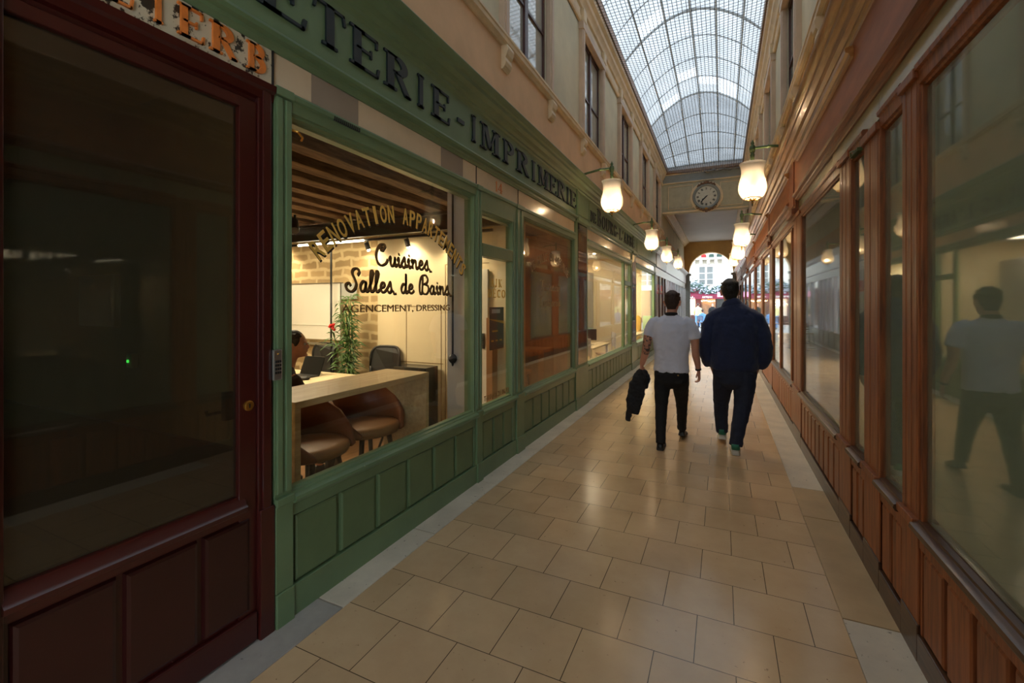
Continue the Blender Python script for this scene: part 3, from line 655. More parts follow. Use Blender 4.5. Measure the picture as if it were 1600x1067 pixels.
# right hand wooden shopfronts
RW = dict(kick=.13, kick_mat='wooddark', deep=.018)
facade_window('window_5', XR, -1.6, .5, 'wood', 'wood', 9, 'glassr', blind='blind', label='wood-framed window behind the camera on the right', **RW)
facade_window('window_6', XR, .5, 2.58, 'wood', 'wood', 9, 'glassr', blind='blind', label='nearest large wood-framed window on the right, pale green blind inside', post=(.03, .02), **RW)
post('trim_12', XR, 2.58, 2.78, 'wood', 'nearest fluted wooden pilaster on the right', n=3, ztop=2.66)
facade_window('window_7', XR, 2.78, 3.12, 'wood', 'wood', 2, 'glassr', blind='blind', label='narrow wood-framed sidelight beyond the nearest pilaster on the right', post=(.005, .0), **RW)
post('trim_13', XR, 3.12, 3.42, 'wood', 'flat wooden stile with chipped paint between the two narrow right-hand lights', n=2, ztop=2.62)
facade_window('door_4', XR, 3.42, 3.74, 'wood', 'wood', 2, 'glassr', blind='blind', label='narrow wood-framed glazed light with an iron closer at its head on the right', cat='door', post=(.03, .0), **RW)
post('trim_14', XR, 3.74, 4.06, 'wood', 'dark fluted wooden pilaster before the second large right-hand window', n=3, ztop=2.66)
facade_window('window_8', XR, 4.06, 5.86, 'wood', 'wood', 9, 'glassr', blind='blindlight', label='second large wood-framed window on the right, full of pale reflections', post=(.02, .02), **RW)
post('trim_15', XR, 5.86, 6.42, 'wood', 'wooden pilaster between the second window and the paired lights on the right', n=2, ztop=2.66)
facade_window('window_9', XR, 6.42, 6.66, 'wood', 'wood', 1, 'glassr', blind='blindlight', label='very slim wooden light beside the paired windows on the right', post=(.01, .05), **RW)
facade_window('window_10', XR, 6.66, 7.95, 'wood', 'wood', 6, 'glassr', blind='blindlight', label='first of the paired wood-framed lights down the right side', post=(.06, .12), **RW)
facade_window('window_11', XR, 7.95, 9.0, 'wood', 'wood', 5, 'glassr', blind='blindlight', label='second of the paired wood-framed lights down the right side', post=(.02, .04), **RW)
yy = 9.0; k = 12
for i, (w_, kind) in enumerate([(.5, 'p'), (1.6, 'w'), (.45, 'p'), (1.9, 'w'), (.5, 'p'), (2.2, 'w'), (.5, 'p'), (2.3, 'w'), (.5, 'p'), (2.4, 'w'), (.5, 'p'), (2.4, 'w'), (.5, 'p'), (2.4, 'w'), (.8, 'p')]):
    if kind == 'p': post('trim_16', XR, yy, yy+w_, 'wood', 'orange-brown wooden pilaster far down the right side, about %d metres before the arch' % round(29-yy), n=2, ztop=2.66)
    else: facade_window('window_%d' % k, XR, yy, yy+w_, 'wood', 'wood', max(3, int(w_/.28)), 'glassr', blind='blindlight', label='wood-framed window far down the right side, about %d metres before the arch' % round(29-yy), **RW); k += 1
    yy += w_
st = empty('trim_17', (XR(0), 4, 2.68), 'band of pale green painted glass above the wooden windows', 'trim', kind='structure')
for a, b in ((YB, 1.5), (1.505, 3.2), (3.205, 6.2), (6.7, 9.2), (9.5, 13), (13.5, 17), (17.5, 22), (22.5, 29)): obj('strip_panel', mbx(XR(-.012), XR(-.06), a, b, 2.66, 2.86), 'mist', st)
obj('fanlight_closer', mbx(XR(.0), XR(.028), 3.48, 3.66, 2.572, 2.592).tube([(XR(.028), 3.5, 2.58), (XR(.045), 3.57, 2.59), (XR(.028), 3.64, 2.58)], .005), 'bronze', label='small bronze-green door closer above the narrow right-hand light', cat='door closer')
for i, (a, b) in enumerate(((YB, 6.15), (6.65, 9.2), (9.5, 13.1), (13.4, 17.2), (17.5, 22), (22.3, 29))):
    fr = empty('trim_18', (XR(0), (a+b)/2, 2.85), 'brown painted fascia %s' % ['over the nearest right-hand shop', 'over the paired lights', 'over the third right-hand shop', 'over the fourth right-hand shop', 'over the fifth right-hand shop', 'over the last right-hand shop'][i], 'fascia', kind='structure')
    fascia(fr, XR, a, b, 'fasciawood' if i < 4 else 'fasciawood', zb=2.84, zt=3.34)
    P = [(XR(.03), 3.20), (XR(.05), 3.205), (XR(.056), 3.225), (XR(.075), 3.235), (XR(.08), 3.262), (XR(.06), 3.27), (XR(.03), 3.275)]
    obj('inner_moulding', MB().prof(P, a if i else 3.55, b-.25 if i < 1 else b-.1), 'goldwood', fr, auto=True)
for a, b in ((6.15, 6.65), (9.2, 9.5), (13.1, 13.4), (17.2, 17.5), (22.0, 22.3)):
    post('trim_19', XR, a, b, 'wood', 'glossy orange pilaster head between right-hand fascias, about %d metres down' % round(a), n=1, ztop=3.34, zlow=2.70)
cornice('trim_20', XR, YB, 29, 'goldwood', 'golden brown moulded cornice over the wooden shopfronts', out=.18)

# far left shops
fs = [(15.5, 18.4, 'darkred', 'shutter', 'dark red shop with white slatted shutter far down the left'), (18.4, 22.2, 'shopgrey', 'glass', 'pale lilac shopfront far down the left'), (22.2, 29, 'shopwhite', 'glass', 'pale grey shopfront next to the street arch on the left')]
for i, (a, b, mt, gl, lb) in enumerate(fs):
    r = empty('window_%d' % (k+i), (XL(0), (a+b)/2, 0), lb, 'shopfront', kind='structure')
    obj('apron', mbx(XL(0), XL(-.1), a, b, 0, .6), mt, r, bevel=.01)
    m = MB(); n = 4 if i else 3; w_ = (b-a)/n
    for j in range(n+1): m.box(XL(.02), XL(-.1), min(a+j*w_, b-.14), min(a+j*w_+.14, b), 0, 2.6)
    obj('mullion', m, 'darkred' if i == 0 else mt, r, bevel=.006)
    if gl == 'shutter':
        m = MB()
        for s_ in range(40): m.box(XL(-.02), XL(-.035), a+.1, b-.05, .6+s_*.05, .643+s_*.05)
        m.box(XL(-.036), XL(-.05), a, b, .6, 2.6); obj('shutter', m, 'shutter', r)
        obj('red_sign', mbx(XL(-.005), XL(-.02), a+.2, b-.5, 1.98, 2.30), 'redsign', r, label='red sign on the shutter')
        obj('sign_lettering', to_wall(bfit('CORDONNERIE', a+.5, b-.9, 2.02, 2.10), XL(-.005)), 'white', r)
    else: obj('pane', mbx(XL(-.05), XL(-.056), a, b, .6, 2.6), gl, r)
    obj('strip', mbx(XL(0), XL(-.08), a, b, 2.6, 2.85), 'shopwhite', r)
    obj('fascia', mbx(XL(.04), XL(-.08), a, b, 2.87, 3.34), 'shopgrey' if i else 'darkred', r, bevel=.01)
cornice('trim_21', XL, 15.5, 29, 'shopwhite', 'pale cornice over the far left shopfronts')

# ---------------------------------------------------------------- upper walls with windows
def upper(sgn, name, lab):
    X = side(sgn); U = lambda o: X(-.05+o)
    w = empty(name, (U(0), 5, 3.5), lab, 'wall', kind='structure')
    obj('apron_plaster', mbx(U(0), U(-.3), YB, YE, 3.5, 4.30), 'peach', w)
    P = [(U(-.05), 4.26), (U(.02), 4.26), (U(.03), 4.285), (U(.055), 4.295), (U(.06), 4.33), (U(.07), 4.34), (U(.07), 4.365), (U(-.05), 4.375)]
    obj('string_course', MB().prof(P, YB, 18), 'cream', w, auto=True)
    cs = [-3.8, -.9, 2.0, 4.87, 7.72, 10.65, 13.5, 16.3]; hw = .62
    if sgn < 0: cs = [c-.55 for c in cs]
    edges = [YB]+[e for c in cs for e in (c-hw, c+hw)]+[18.0]
    m = MB()
    for i in range(0, len(edges), 2): m.box(U(-.03), U(-.3), edges[i], edges[i+1], 4.3, 6.3)
    m.box(U(-.03), U(-.3), YB, 18, 6.12, 6.9)
    m.box(U(-.03), U(-.3), 18, YE, 4.3, 5.6)
    obj('plaster', m, 'stoneplaster', w)
    P = [(U(-.05), 6.14), (U(.0), 6.14), (U(.02), 6.17), (U(.02), 6.21), (U(.0), 6.23), (U(.0), 6.34), (U(.03), 6.36), (U(.05), 6.42), (U(.09), 6.46), (U(.10), 6.52), (U(.15), 6.56), (U(.17), 6.66), (U(-.05), 6.7)]
    obj('entablature', MB().prof(P, YB, 18), 'cream', w, auto=True)
    obj('gutter_board', mbx(U(.14), U(.19), YB, 18, 6.62, 6.80), 'cornicebrown', w, bevel=.01)
    for i, c in enumerate(cs):
        wn = empty('window_%d' % (40+i+(20 if sgn < 0 else 0)), (U(0), c, 4.35), 'upper-storey casement window in the %s wall, %s from the camera' % ('left' if sgn > 0 else 'right', ['well behind', 'just behind', 'the first seen', 'the second', 'the third', 'the fourth', 'the fifth', 'the last'][i]), 'window', kind='structure')
        m = MB()
        for s in (-1, 1):
            y = c+s*(hw+.0)
            m.box(U(.035), U(-.04), y-.0 if s > 0 else y-.13, y+.13 if s > 0 else y, 4.37, 6.14)
            m.box(U(.048), U(.03), y+.03 if s > 0 else y-.10, y+.10 if s > 0 else y-.03, 4.40, 6.05)
        m.box(U(.055), U(-.04), c-hw-.15, c+hw+.15, 6.02, 6.14)
        obj('casing', m, 'pink', wn, bevel=.006)
        m = MB(); z0, z1 = 4.37, 6.02
        m.box(U(-.05), U(-.10), c-hw, c-hw+.05, z0, z1).box(U(-.05), U(-.10), c+hw-.05, c+hw, z0, z1).box(U(-.04), U(-.11), c-.045, c+.045, z0, z1)
        m.box(U(-.05), U(-.10), c-hw, c+hw, z0, z0+.06).box(U(-.05), U(-.10), c-hw, c+hw, z1-.05, z1).box(U(-.052), U(-.095), c-hw, c+hw, 5.10, 5.13)
        obj('sash', m, 'sash', wn)
        obj('pane', mbx(U(-.072), U(-.078), c-hw+.02, c+hw-.02, z0+.03, z1-.03), 'uglass', wn)
        obj('room_wall', mbx(U(-.31), U(-.33), c-hw-.1, c+hw+.1, 4.2, 6.2), 'curtain', wn, label='pale curtain behind the panes')
        for s in (-1, 1):
            y = c+s*(hw+.065)
            P = [(0, 4.26), (.07, 4.26), (.085, 4.22), (.07, 4.16), (.05, 4.13), (.06, 4.09), (.045, 4.05), (.02, 4.02), (0, 4.02)]
            a_ = [(U(p[0]-.002), y-.075, p[1]) for p in P]; b_ = [(U(p[0]-.002), y+.075, p[1]) for p in P]
            obj('bracket', MB().rings([a_, b_]), 'cream', wn, bevel=.006)
            obj('capital', mbx(U(.065), U(0), y-.085, y+.085, 6.14, 6.34), 'cream', wn, bevel=.015)
    return w
upper(1, 'wall_left', 'upper left wall, peach plaster below and grey-green plaster above with moulded cornice')
upper(-1, 'wall_right', 'upper right wall, plaster with window casings and moulded cornice')
obj('wall_rear_light_block', mbx(-2.3, 1.1, YB-.2, YB, 0, 6.9), 'stoneplaster', label='plaster wall closing the passage behind the camera', cat='wall', kind='structure')  # added out of view to keep sky light out; the passage runs on

# ---------------------------------------------------------------- glazed roof and bird net
rf = empty('ceiling', (-.6, 5, 6.8), 'arched glass roof on iron ribs with dirty panes', 'glass roof', kind='structure')
xa, xb, zc0, rise = -2.08, .88, 6.80, .95
def vault(t, y=0):      # the vault slopes down to the clock wall over its last metres
    h = 1 if y < 14 else max(.06, 1-(y-14)/4.1)
    return (xa+(xb-xa)*t, zc0+rise*h*math.sin(PI*t)**.85)
nb_ = 6; rows = 50; dirty, clear, darkened = MB(), MB(), MB(); random.seed(3)
for j in range(rows):
    y0, y1 = YB+j*.5, YB+(j+1)*.5
    for i in range(nb_):
        a, b, a2, b2 = vault(i/nb_, y0), vault((i+1)/nb_, y0), vault(i/nb_, y1), vault((i+1)/nb_, y1)
        tgt = clear if (random.random() < .10 and 0 < i < 5) else dirty
        if y0 >= 14: tgt = darkened
        tgt.add([(a[0], y0, a[1]), (b[0], y0, b[1]), (b2[0], y1, b2[1]), (a2[0], y1, a2[1])], [(0, 1, 2, 3)])
obj('glazing', dirty, 'roofglass', rf); obj('darkened_glazing', darkened, 'roofgrey', rf, label='grimier grey panes at the clock end'); obj('clean_glazing', clear, 'roofclear', rf, label='cleaner, brighter panes')
for j in range(0, 26):
    y = YB+j*1.0
    big = j % 4 == 1
    pts = [(vault(i/16, y)[0], y, vault(i/16, y)[1]-.02) for i in range(17)]
    obj('rib', MB().tube(pts, .026 if big else .011, 6, 1.4), 'iron', rf)
for i in (1, 2, 3, 4, 5):
    Q = [(vault(i/nb_, y)[0], y, vault(i/nb_, y)[1]-.04) for y in (YB, 14, 18)]; obj('purlin', MB().tube(Q, .02, 6), 'iron', rf)
obj('end_gable', mbx(-2.3, 1.1, 18.0, 18.2, 6.6, 6.9), 'ceilwhite', rf)
def net():
    m = MB(); r = .0052
    nx, ny = 38, 290; x0, x1, y0, y1 = -1.93, .73, YB, 17.98
    def P(x, y):
        u = (x-x0)/(x1-x0); s = 4*u*(1-u)
        z = 6.60-.10*s*(.6+.4*math.sin(y*.9))+.03*noise.noise(Vector((x*1.3, y*.8, 0)))
        z -= .10*s*max(0, 1-abs(y-17)/3)
        return Vector((x, y+.02*noise.noise(Vector((x*2, y, 4))), z))
    G = [[P(x0+(x1-x0)*i/nx, y0+(y1-y0)*j/ny) for i in range(nx+1)] for j in range(ny+1)]
    def strand(pts):
        o = []
        for k, p in enumerate(pts):
            d = (pts[min(k+1, len(pts)-1)]-pts[max(k-1, 0)]).normalized(); a = d.cross(Vector((0, 0, 1))).normalized()*r
            o.append([p+a*.9, p+Vector((0, 0, r)), p-a*.9])
        m.rings(o)
    for row in G: strand(row)
    for i in range(nx+1): strand([G[j][i] for j in range(ny+1)])
    return m
obj('bird_net', net(), 'netwire', label='fine dark mesh bird net sagging below the glass roof', cat='net')
m = MB(); random.seed(5)
for i in range(26):
    x = -.55+i*.045; m.sphere((x, 17.85-.03*random.random(), 6.47-.02*math.sin(i*.8)+random.uniform(-.02, .02)), random.uniform(.03, .06), 8, 6, (1.5, 1, .8))
voxel(obj('debris', m, 'dust', label='clump of grey debris caught in the net above the clock', cat='debris'), .02, 2)

# ---------------------------------------------------------------- clock wall, covered end, arch
cw = empty('wall_back', (-.6, 18, 5.06), 'cream beam wall across the passage that carries the clock, blue-grey band on top', 'wall', kind='structure')
obj('beam', mbx(-2.3, 1.1, 18.0, 18.35, 5.08, 6.62), 'panelgrey', cw)
obj('top_band', mbx(-2.05, .85, 17.96, 18.0, 6.22, 6.50), 'bluegrey', cw)
m = MB()
for z, d in ((6.18, .04), (6.50, .07), (5.08, .05)): m.box(-2.06, .86, 18-d, 18.0, z, z+.045)
obj('band_moulding', m, 'cream', cw, bevel=.01)
obj('beam_ledge', mbx(-2.06, .86, 17.86, 18.0, 6.54, 6.66), 'cornicebrown', cw, bevel=.02)
def ringframe(x0, x1, z0, z1, y, w=.025, d=.02):
    return MB().box(x0, x1, y-d, y, z0, z0+w).box(x0, x1, y-d, y, z1-w, z1).box(x0, x0+w, y-d, y, z0, z1).box(x1-w, x1, y-d, y, z0, z1)
obj('panel_moulding', ringframe(-1.86, -.98, 5.2, 6.08, 18.0), 'cream', cw, bevel=.006)
obj('panel_moulding', ringframe(-.06, .68, 5.2, 6.08, 18.0), 'cream', cw, bevel=.006)
def circ(r, y, c, n=40): return [(c[0]+r*math.cos(2*PI*k/n), y, c[1]+r*math.sin(2*PI*k/n)) for k in range(n)]
ck = empty('wall_clock', (-.52, 17.98, 5.6), 'round grey wall clock with roman numerals on the beam across the passage', 'clock')
cc = (-.52, 5.58)
obj('backing_ring', MB().rings([circ(.56, 18.0, cc), circ(.56, 17.96, cc), circ(.53, 17.95, cc), circ(.50, 17.96, cc)]), 'cream', ck, auto=True)
obj('case', MB().rings([circ(.47, 17.99, cc), circ(.47, 17.92, cc), circ(.44, 17.89, cc), circ(.40, 17.90, cc), circ(.385, 17.93, cc), circ(.36, 17.94, cc)]), 'bluegrey', ck, auto=True)
obj('dial', MB().rings([circ(.37, 17.95, cc), circ(.37, 17.935, cc)]), 'clockface', ck)
m = MB()
for h_ in range(12):
    a = PI/2-h_*PI/6; m = MB()
    for k_ in range([2, 1, 2, 3, 3, 2, 3, 4, 4, 3, 2, 3][h_]):
        n_ = [2, 1, 2, 3, 3, 2, 3, 4, 4, 3, 2, 3][h_]; off = (k_-(n_-1)/2)*.022
        ca, sa = math.cos(a), math.sin(a)
        P0 = (cc[0]+ca*.25-sa*off, cc[1]+sa*.25+ca*off); P1 = (cc[0]+ca*.33-sa*off, cc[1]+sa*.33+ca*off)
        m.tube([(P0[0], 17.931, P0[1]), (P1[0], 17.931, P1[1])], .0065, 4)
    obj('numeral', m, 'black', ck)
def hand(a, l, w):
    d = (math.sin(a), math.cos(a)); return MB().tube([(cc[0]-d[0]*.05, 17.924, cc[1]-d[1]*.05), (cc[0], 17.924, cc[1]), (cc[0]+d[0]*l*.6, 17.924, cc[1]+d[1]*l*.6), (cc[0]+d[0]*l*.75, 17.924, cc[1]+d[1]*l*.75), (cc[0]+d[0]*l, 17.924, cc[1]+d[1]*l)], [w*.6, w, w*.6, w*1.6, .002], 6)
obj('hour_hand', hand(math.radians(229), .20, .020), 'black', ck); obj('minute_hand', hand(math.radians(222), .30, .016), 'black', ck)
for a0, nn in ((90, 9), (270, 11)):
    m = MB()
    for s in (-1, 1):
        for i in range(nn):
            a = math.radians(a0+s*(3+i*4)); m.sphere((cc[0]+.50*math.cos(a), 17.92, cc[1]+.50*math.sin(a)+.02*math.sin(i*2)), .046-.002*i, 8, 6)
    m.sphere((cc[0], 17.92, cc[1]+(.53 if a0 == 90 else -.53)), .06, 8, 6); obj('carved_ornament', m, 'pot', ck, smooth=True)
obj('gilt_shell', MB().sphere((cc[0], 17.90, cc[1]-.45), .05, 10, 8, (1.2, .6, .8)), 'brass', ck, smooth=True)

ce = empty('ceiling_end', (-.6, 24, 5.35), 'flat off-white ceiling over the covered end of the passage', 'ceiling', kind='structure')
obj('slab', mbx(-2.3, 1.1, 18.35, 29.0, 5.36, 5.6), 'ceilwhite', ce)
for sx in (-1, 1):
    x = -2.05 if sx < 0 else .85
    P = [(x, 5.1), (x-sx*.03, 5.1), (x-sx*.05, 5.16), (x-sx*.12, 5.2), (x-sx*.18, 5.28), (x-sx*.26, 5.31), (x-sx*.28, 5.36), (x, 5.36)]
    obj('cove_moulding', MB().prof(P, 18.35, 29.0), 'cream', ce, auto=True)
def arch_wall():
    m = MB(); c, hw, zs, ztop_ = -.60, 1.20, 3.52, 5.36; y0, y1 = 29.0, 29.55; n = 28
    A = [(c+hw*math.cos(PI*k/n), zs+hw*math.sin(PI*k/n)) for k in range(n+1)]
    for k in range(n):
        (xa_, za), (xb_, zb_) = A[k], A[k+1]
        m.add([(xa_, y0, za), (xb_, y0, zb_), (xb_, y0, ztop_+2), (xa_, y0, ztop_+2), (xa_, y1, za), (xb_, y1, zb_), (xb_, y1, ztop_+2), (xa_, y1, ztop_+2)],
              [(0, 1, 2, 3), (4, 5, 6, 7), (0, 1, 5, 4), (2, 3, 7, 6)])
    m.box(-2.4, c-hw, y0, y1, 0, ztop_+2); m.box(c+hw, 1.2, y0, y1, 0, ztop_+2); return m
obj('wall_arch', arch_wall(), 'ochre', label='ochre wall with the round arch that opens onto the street', cat='wall', kind='structure')
for i, (a, b) in enumerate(((-1.98, -1.72), (.52, .78))):
    t = empty('trim_%d' % (30+i), ((a+b)/2, 28.9, 0), 'grey stone pier at the %s foot of the street arch' % ('left' if i == 0 else 'right'), 'pier', kind='structure')
    obj('shaft', mbx(a, b, 28.84, 29.0, 0, 2.9), 'bluegrey', t, bevel=.01); obj('capital', mbx(a-.03, b+.03, 28.8, 29.0, 2.9, 3.0).box(a-.05, b+.05, 28.78, 29.0, 3.32, 3.46).box(a+.03, b-.03, 28.86, 29.0, 3.0, 3.32), 'bluegrey', t, bevel=.01)

# ---------------------------------------------------------------- lettering on the left-hand glass
GX = XL(-.032)
t = 'RENOVATION APPARTEMENTS'
obj('arched_lettering_shadow', arc_text(t, 1.80, 3.30, 1.84, 2.165, .115, GX+.001, off=(.008, -.010), bold=.02), 'goldshadow', w1)
obj('arched_lettering', arc_text(t, 1.80, 3.30, 1.84, 2.165, .115, GX+.004, bold=.012), 'gold', w1, label='gold block capitals on an arch')
for nm, dx, off, mt in (('script_lettering_shadow', .001, (.007, -.008), 'goldshadow'), ('script_lettering', .004, (0, 0), 'brownletter')):
    a = script('Cuisinez', 2.23, 2.86, 1.865, .135); b = script('Sallez de Bainz', 1.985, 3.14, 1.685, .135)
    a.add(b.v, b.f); a.xform(lambda p: (p.x+off[0], p.y+off[1], p.z)); obj(nm, to_wall(a, GX, dx), mt, w1)
obj('capitals_lettering', to_wall(bfit('AGENCEMENT, DRESSING', 1.965, 3.12, 1.545, 1.60, bold=.0), GX, .001), 'brownletter', w1)
m = MB().box(GX-.03, GX+.004, 1.605, 1.625, 2.50, 2.52).tube([(GX, 1.615, 2.51), (GX+.03, 1.64, 2.50), (GX+.03, 1.67, 2.48), (GX+.01, 1.68, 2.47)], .006)
obj('hook', m, 'brass', w1)
obj('gold_lettering', place_letters([('A', 3.845, 3.92, 1.775, 1.855), ('J', 3.935, 3.99, 1.775, 1.855), ('K', 4.01, 4.09, 1.775, 1.855), ('D', 3.79, 3.87, 1.67, 1.75), ('É', 3.89, 3.96, 1.67, 1.75), ('C', 3.98, 4.06, 1.67, 1.75), ('O', 4.08, 4.17, 1.67, 1.75)], LW(GX), .003), 'gold', d2, label='gold serif capitals AJK DÉCO')
obj('telephone_lettering', to_wall(bfit('Tél.01.48.21.06.92', 3.71, 4.25, .685, .735), GX), 'brownletter', d2)
obj('bracket_lettering', arc_text('DE FILLE EN AIGUILLE', 4.88, 6.24, 1.98, 2.17, .10, GX+.001, bold=-.012), 'faintgold', w2, label='thin outlined gold capitals on an arch')
a = script('Tapisserie', 5.15, 5.92, 1.78, .13, thick=.06, thin=.03); b = script('Dentelles', 5.10, 5.90, 1.58, .13, thick=.07, thin=.03) if 'D' in SC else script('Tapisserie', 5.10, 5.90, 1.58, .13, thick=.06, thin=.03)
a.add(b.v, b.f); obj('thin_script_lettering', to_wall(a, GX), 'faintgold', w2)
ps = empty('poster', (XL(-.065), 4, 1.16), 'dark narrow poster with a yellow band taped inside the green glazed door', 'poster')
obj('sheet', mbx(XL(-.042), XL(-.045), 3.845, 4.155, 1.155, 1.575), 'paper', ps)
obj('label', mbx(XL(-.0405), XL(-.0420), 3.89, 4.07, 1.515, 1.555), 'lightpaper', ps)
mm = MB(); mm.add([(XL(-.0412), 3.845, 1.455), (XL(-.0412), 4.155, 1.405), (XL(-.0412), 4.155, 1.435), (XL(-.0412), 3.845, 1.46)], [(0, 1, 2, 3)])
for i in range(3): mm.box(XL(-.0405), XL(-.042), 3.88+i*.09, 3.93+i*.09, 1.235, 1.25)
mm.box(XL(-.0405), XL(-.042), 3.90, 4.02, 1.33, 1.345); obj('print', mm, 'yellow', ps)
kp = empty('entry_keypad', (XL(.012), 1.50, 1.23), 'grey steel entry keypad on the slim green pilaster beside the burgundy door', 'keypad')
obj('plate', mbx(XL(.032), XL(.014), 1.478, 1.524, 1.230, 1.380), 'steel', kp, bevel=.004)
for i in range(4):
    for j in range(3): obj('button', MB().box(XL(.035), XL(.030), 1.485+j*.012, 1.493+j*.012, 1.262+i*.018, 1.273+i*.018), 'blackplastic', kp)
obj('indicator', mbx(XL(.034), XL(.030), 1.497, 1.503, 1.356, 1.362), 'yellow', kp)

# ---------------------------------------------------------------- wall lamps
def make_lamp():
    r = empty('wall_lamp', (0, 0, 0))
    P = [(.070, 0), (.098, .010), (.128, .040), (.149, .085), (.157, .130), (.153, .180), (.140, .235), (.127, .285), (.122, .33), (.125, .37), (.134, .41), (.147, .44)]
    P = P+[(a-.004, b) for a, b in reversed(P)]
    obj('glass_shade', MB().lathe(P, (0, 0, 0), 48, ribs=24, ribd=.012), 'shade', r, smooth=True)
    m = MB().lathe([(.0, -.055), (.010, -.055), (.014, -.045), (.006, -.03), (.022, -.02), (.03, -.006), (.012, .0), (.0, .0)], n=16)
    m.tube([(.100*math.cos(2*PI*k/28), .100*math.sin(2*PI*k/28), .006) for k in range(29)], .006, 6)
    for k in range(6):
        a = 2*PI*k/6; m.tube([(.02*math.cos(a), .02*math.sin(a), -.012), (.06*math.cos(a), .06*math.sin(a), -.012), (.100*math.cos(a), .100*math.sin(a), .006)], .004, 5)
    obj('bottom_cradle', m, 'brass', r, smooth=True)
    m = MB().tube([(0, 0, -.09), (0, 0, -.03), (0, 0, .43), (0, 0, .455), (0, 0, .46), (0, 0, .60)], [.006, .010, .010, .012, .024, .020], 10)
    obj('drop_rod', m, 'bronze', r, smooth=True)
    obj('finial', MB().lathe([(0, .50), (.02, .51), (.028, .545), (.018, .56), (.03, .58), (.036, .62), (.03, .65), (.014, .665), (.022, .685), (.010, .71), (0, .735)], (0, 0, 0), 14), 'bronze', r, smooth=True)
    obj('arm', MB().tube([(.0, 0, .625), (-.16, 0, .625), (-.17, 0, .625), (-.19, 0, .625), (-.36, 0, .60), (-.42, 0, .585)], [.017, .017, .025, .017, .016, .020], 10).lathe([(.0, -.02), (.03, 0), (.0, .02)], (-.42, 0, .58), 10), 'bronze', r, smooth=True)
    for s in (-1, 1):
        obj('bulb', MB().lathe([(.0, .065), (.010, .07), (.022, .09), (.026, .115), (.018, .14), (.010, .155), (.0, .16)], (0, .033*s, 0), 14), 'bulb', r, smooth=True)
    return r
lamps = [(-1.45, 6.52, 2.96, 0, 'nearest frosted vase lamp on the left, above the second green shop'), (-1.45, 10.6, 2.86, 0, 'second frosted vase lamp on the left'), (-1.45, 13.7, 2.85, 0, 'third frosted vase lamp on the left'), (-1.45, 17.4, 2.93, 0, 'farthest frosted vase lamp on the left'),
         (.34, 6.25, 2.90, PI, 'nearest and largest-looking frosted vase lamp on the right'), (.36, 10.1, 2.78, PI, 'second frosted vase lamp on the right'), (.36, 12.5, 2.73, PI, 'third frosted vase lamp on the right'), (.36, 17.2, 2.93, PI, 'farthest frosted vase lamp on the right, near the arch'),
         (-1.45, -1.2, 2.9, 0, 'frosted vase lamp on the left wall behind the camera'), (.36, -1.2, 2.9, PI, 'frosted vase lamp on the right wall behind the camera')]
lp = make_lamp()
for i, (x, y, z, rz, lb) in enumerate(lamps):
    o = lp if i == 0 else dup(lp, (x, y, z), rz)
    o.location = (x, y, z); o.rotation_euler = (0, 0, rz)
    setp(o, lb, 'lamp', 'frosted vase lamps along the passage')
    light('lamp_bulb_light', 'POINT', (x, y, z+.10), LAMP_W, (1.0, .76, .50), .035)

# ---------------------------------------------------------------- first shop interior
obj('wall_masonry', mbx(-7.6, -4.20, 4.75, 4.9, 0, 3.0), 'masonry', label="masonry wall of the first shop", cat='wall', kind='structure')
obj('wall_cupboard', mbx(-4.20, -2.12, 4.70, 4.9, 0, 2.46), 'creamwall', label="cupboard wall of the first shop", cat='wall', kind='structure')
obj('wall_upper', mbx(-4.20, -2.12, 4.75, 4.9, 2.46, 3.0), 'creamwall', label="upper wall of the first shop", cat='wall', kind='structure')
m = MB()
for x in (-3.72, -3.18): m.box(x-.003, x+.003, 4.696, 4.70, .1, 1.58)
for z in (.86, 1.58): m.box(-4.15, -3.15, 4.696, 4.70, z-.003, z+.003)
m.box(-3.12, -3.114, 4.696, 4.70, .05, 2.1).box(-3.12, -2.5, 4.696, 4.70, 2.094, 2.10)
obj('wall_panel_joint', m, 'brownletter', label="panel joint of the first shop", cat='wall', kind='structure')
obj('wall_side', mbx(-7.6, -7.5, 1.5, 4.9, 0, 3.0), 'creamwall', label="side wall of the first shop", cat='wall', kind='structure')
obj('wall_near', mbx(-7.6, -2.12, 1.48, 1.56, 0, 3.0), 'creamwall', label="near wall of the first shop", cat='wall', kind='structure')
obj('wall_pier', mbx(-2.33, -2.10, 3.545, 3.59, 0, 3.0), 'greywall', label="pier of the first shop", cat='wall', kind='structure')
obj('wall_upper', mbx(-2.14, -2.08, -1.0, 15, 2.72, 3.5), 'darkroom', label="upper wall of the first shop, second piece", cat='wall', kind='structure')
obj('floor_shop', mbx(-7.6, -2.08, 1.5, 4.9, -.1, 0.01), 'parquet', label='brown wood floor inside the first shop', cat='floor', kind='structure')
cs_ = empty('ceiling_shop', (-4, 3, 2.7), 'old exposed ceiling beams with dark boards between, first shop', 'ceiling', kind='structure')
obj('boards', mbx(-7.6, -2.1, 1.5, 4.9, 2.92, 3.0), 'plank', cs_)
random.seed(11)
for i in range(15):
    x = -2.36-i*.345; wv = random.uniform(-.01, .01)
    m = MB(); rs = []
    for k in range(9):
        y = 1.5+3.3*k/8; j = lambda: random.uniform(-.008, .008)
        rs.append([(x-.075+j(), y, 2.70+j()+wv), (x+.075+j(), y, 2.70+j()+wv), (x+.07+j(), y, 2.93), (x-.07+j(), y, 2.93)])
    m.rings(rs); obj('beam', m, 'beam', cs_, bevel=.008)
ib = obj('steel_girder', mbx(-7.5, -2.13, 4.36, 4.42, 2.47, 2.49).box(-7.5, -2.13, 4.385, 4.395, 2.49, 2.67).box(-7.5, -2.13, 4.34, 4.44, 2.65, 2.68), 'black', label='long black steel girder across the back of the first shop', cat='girder')
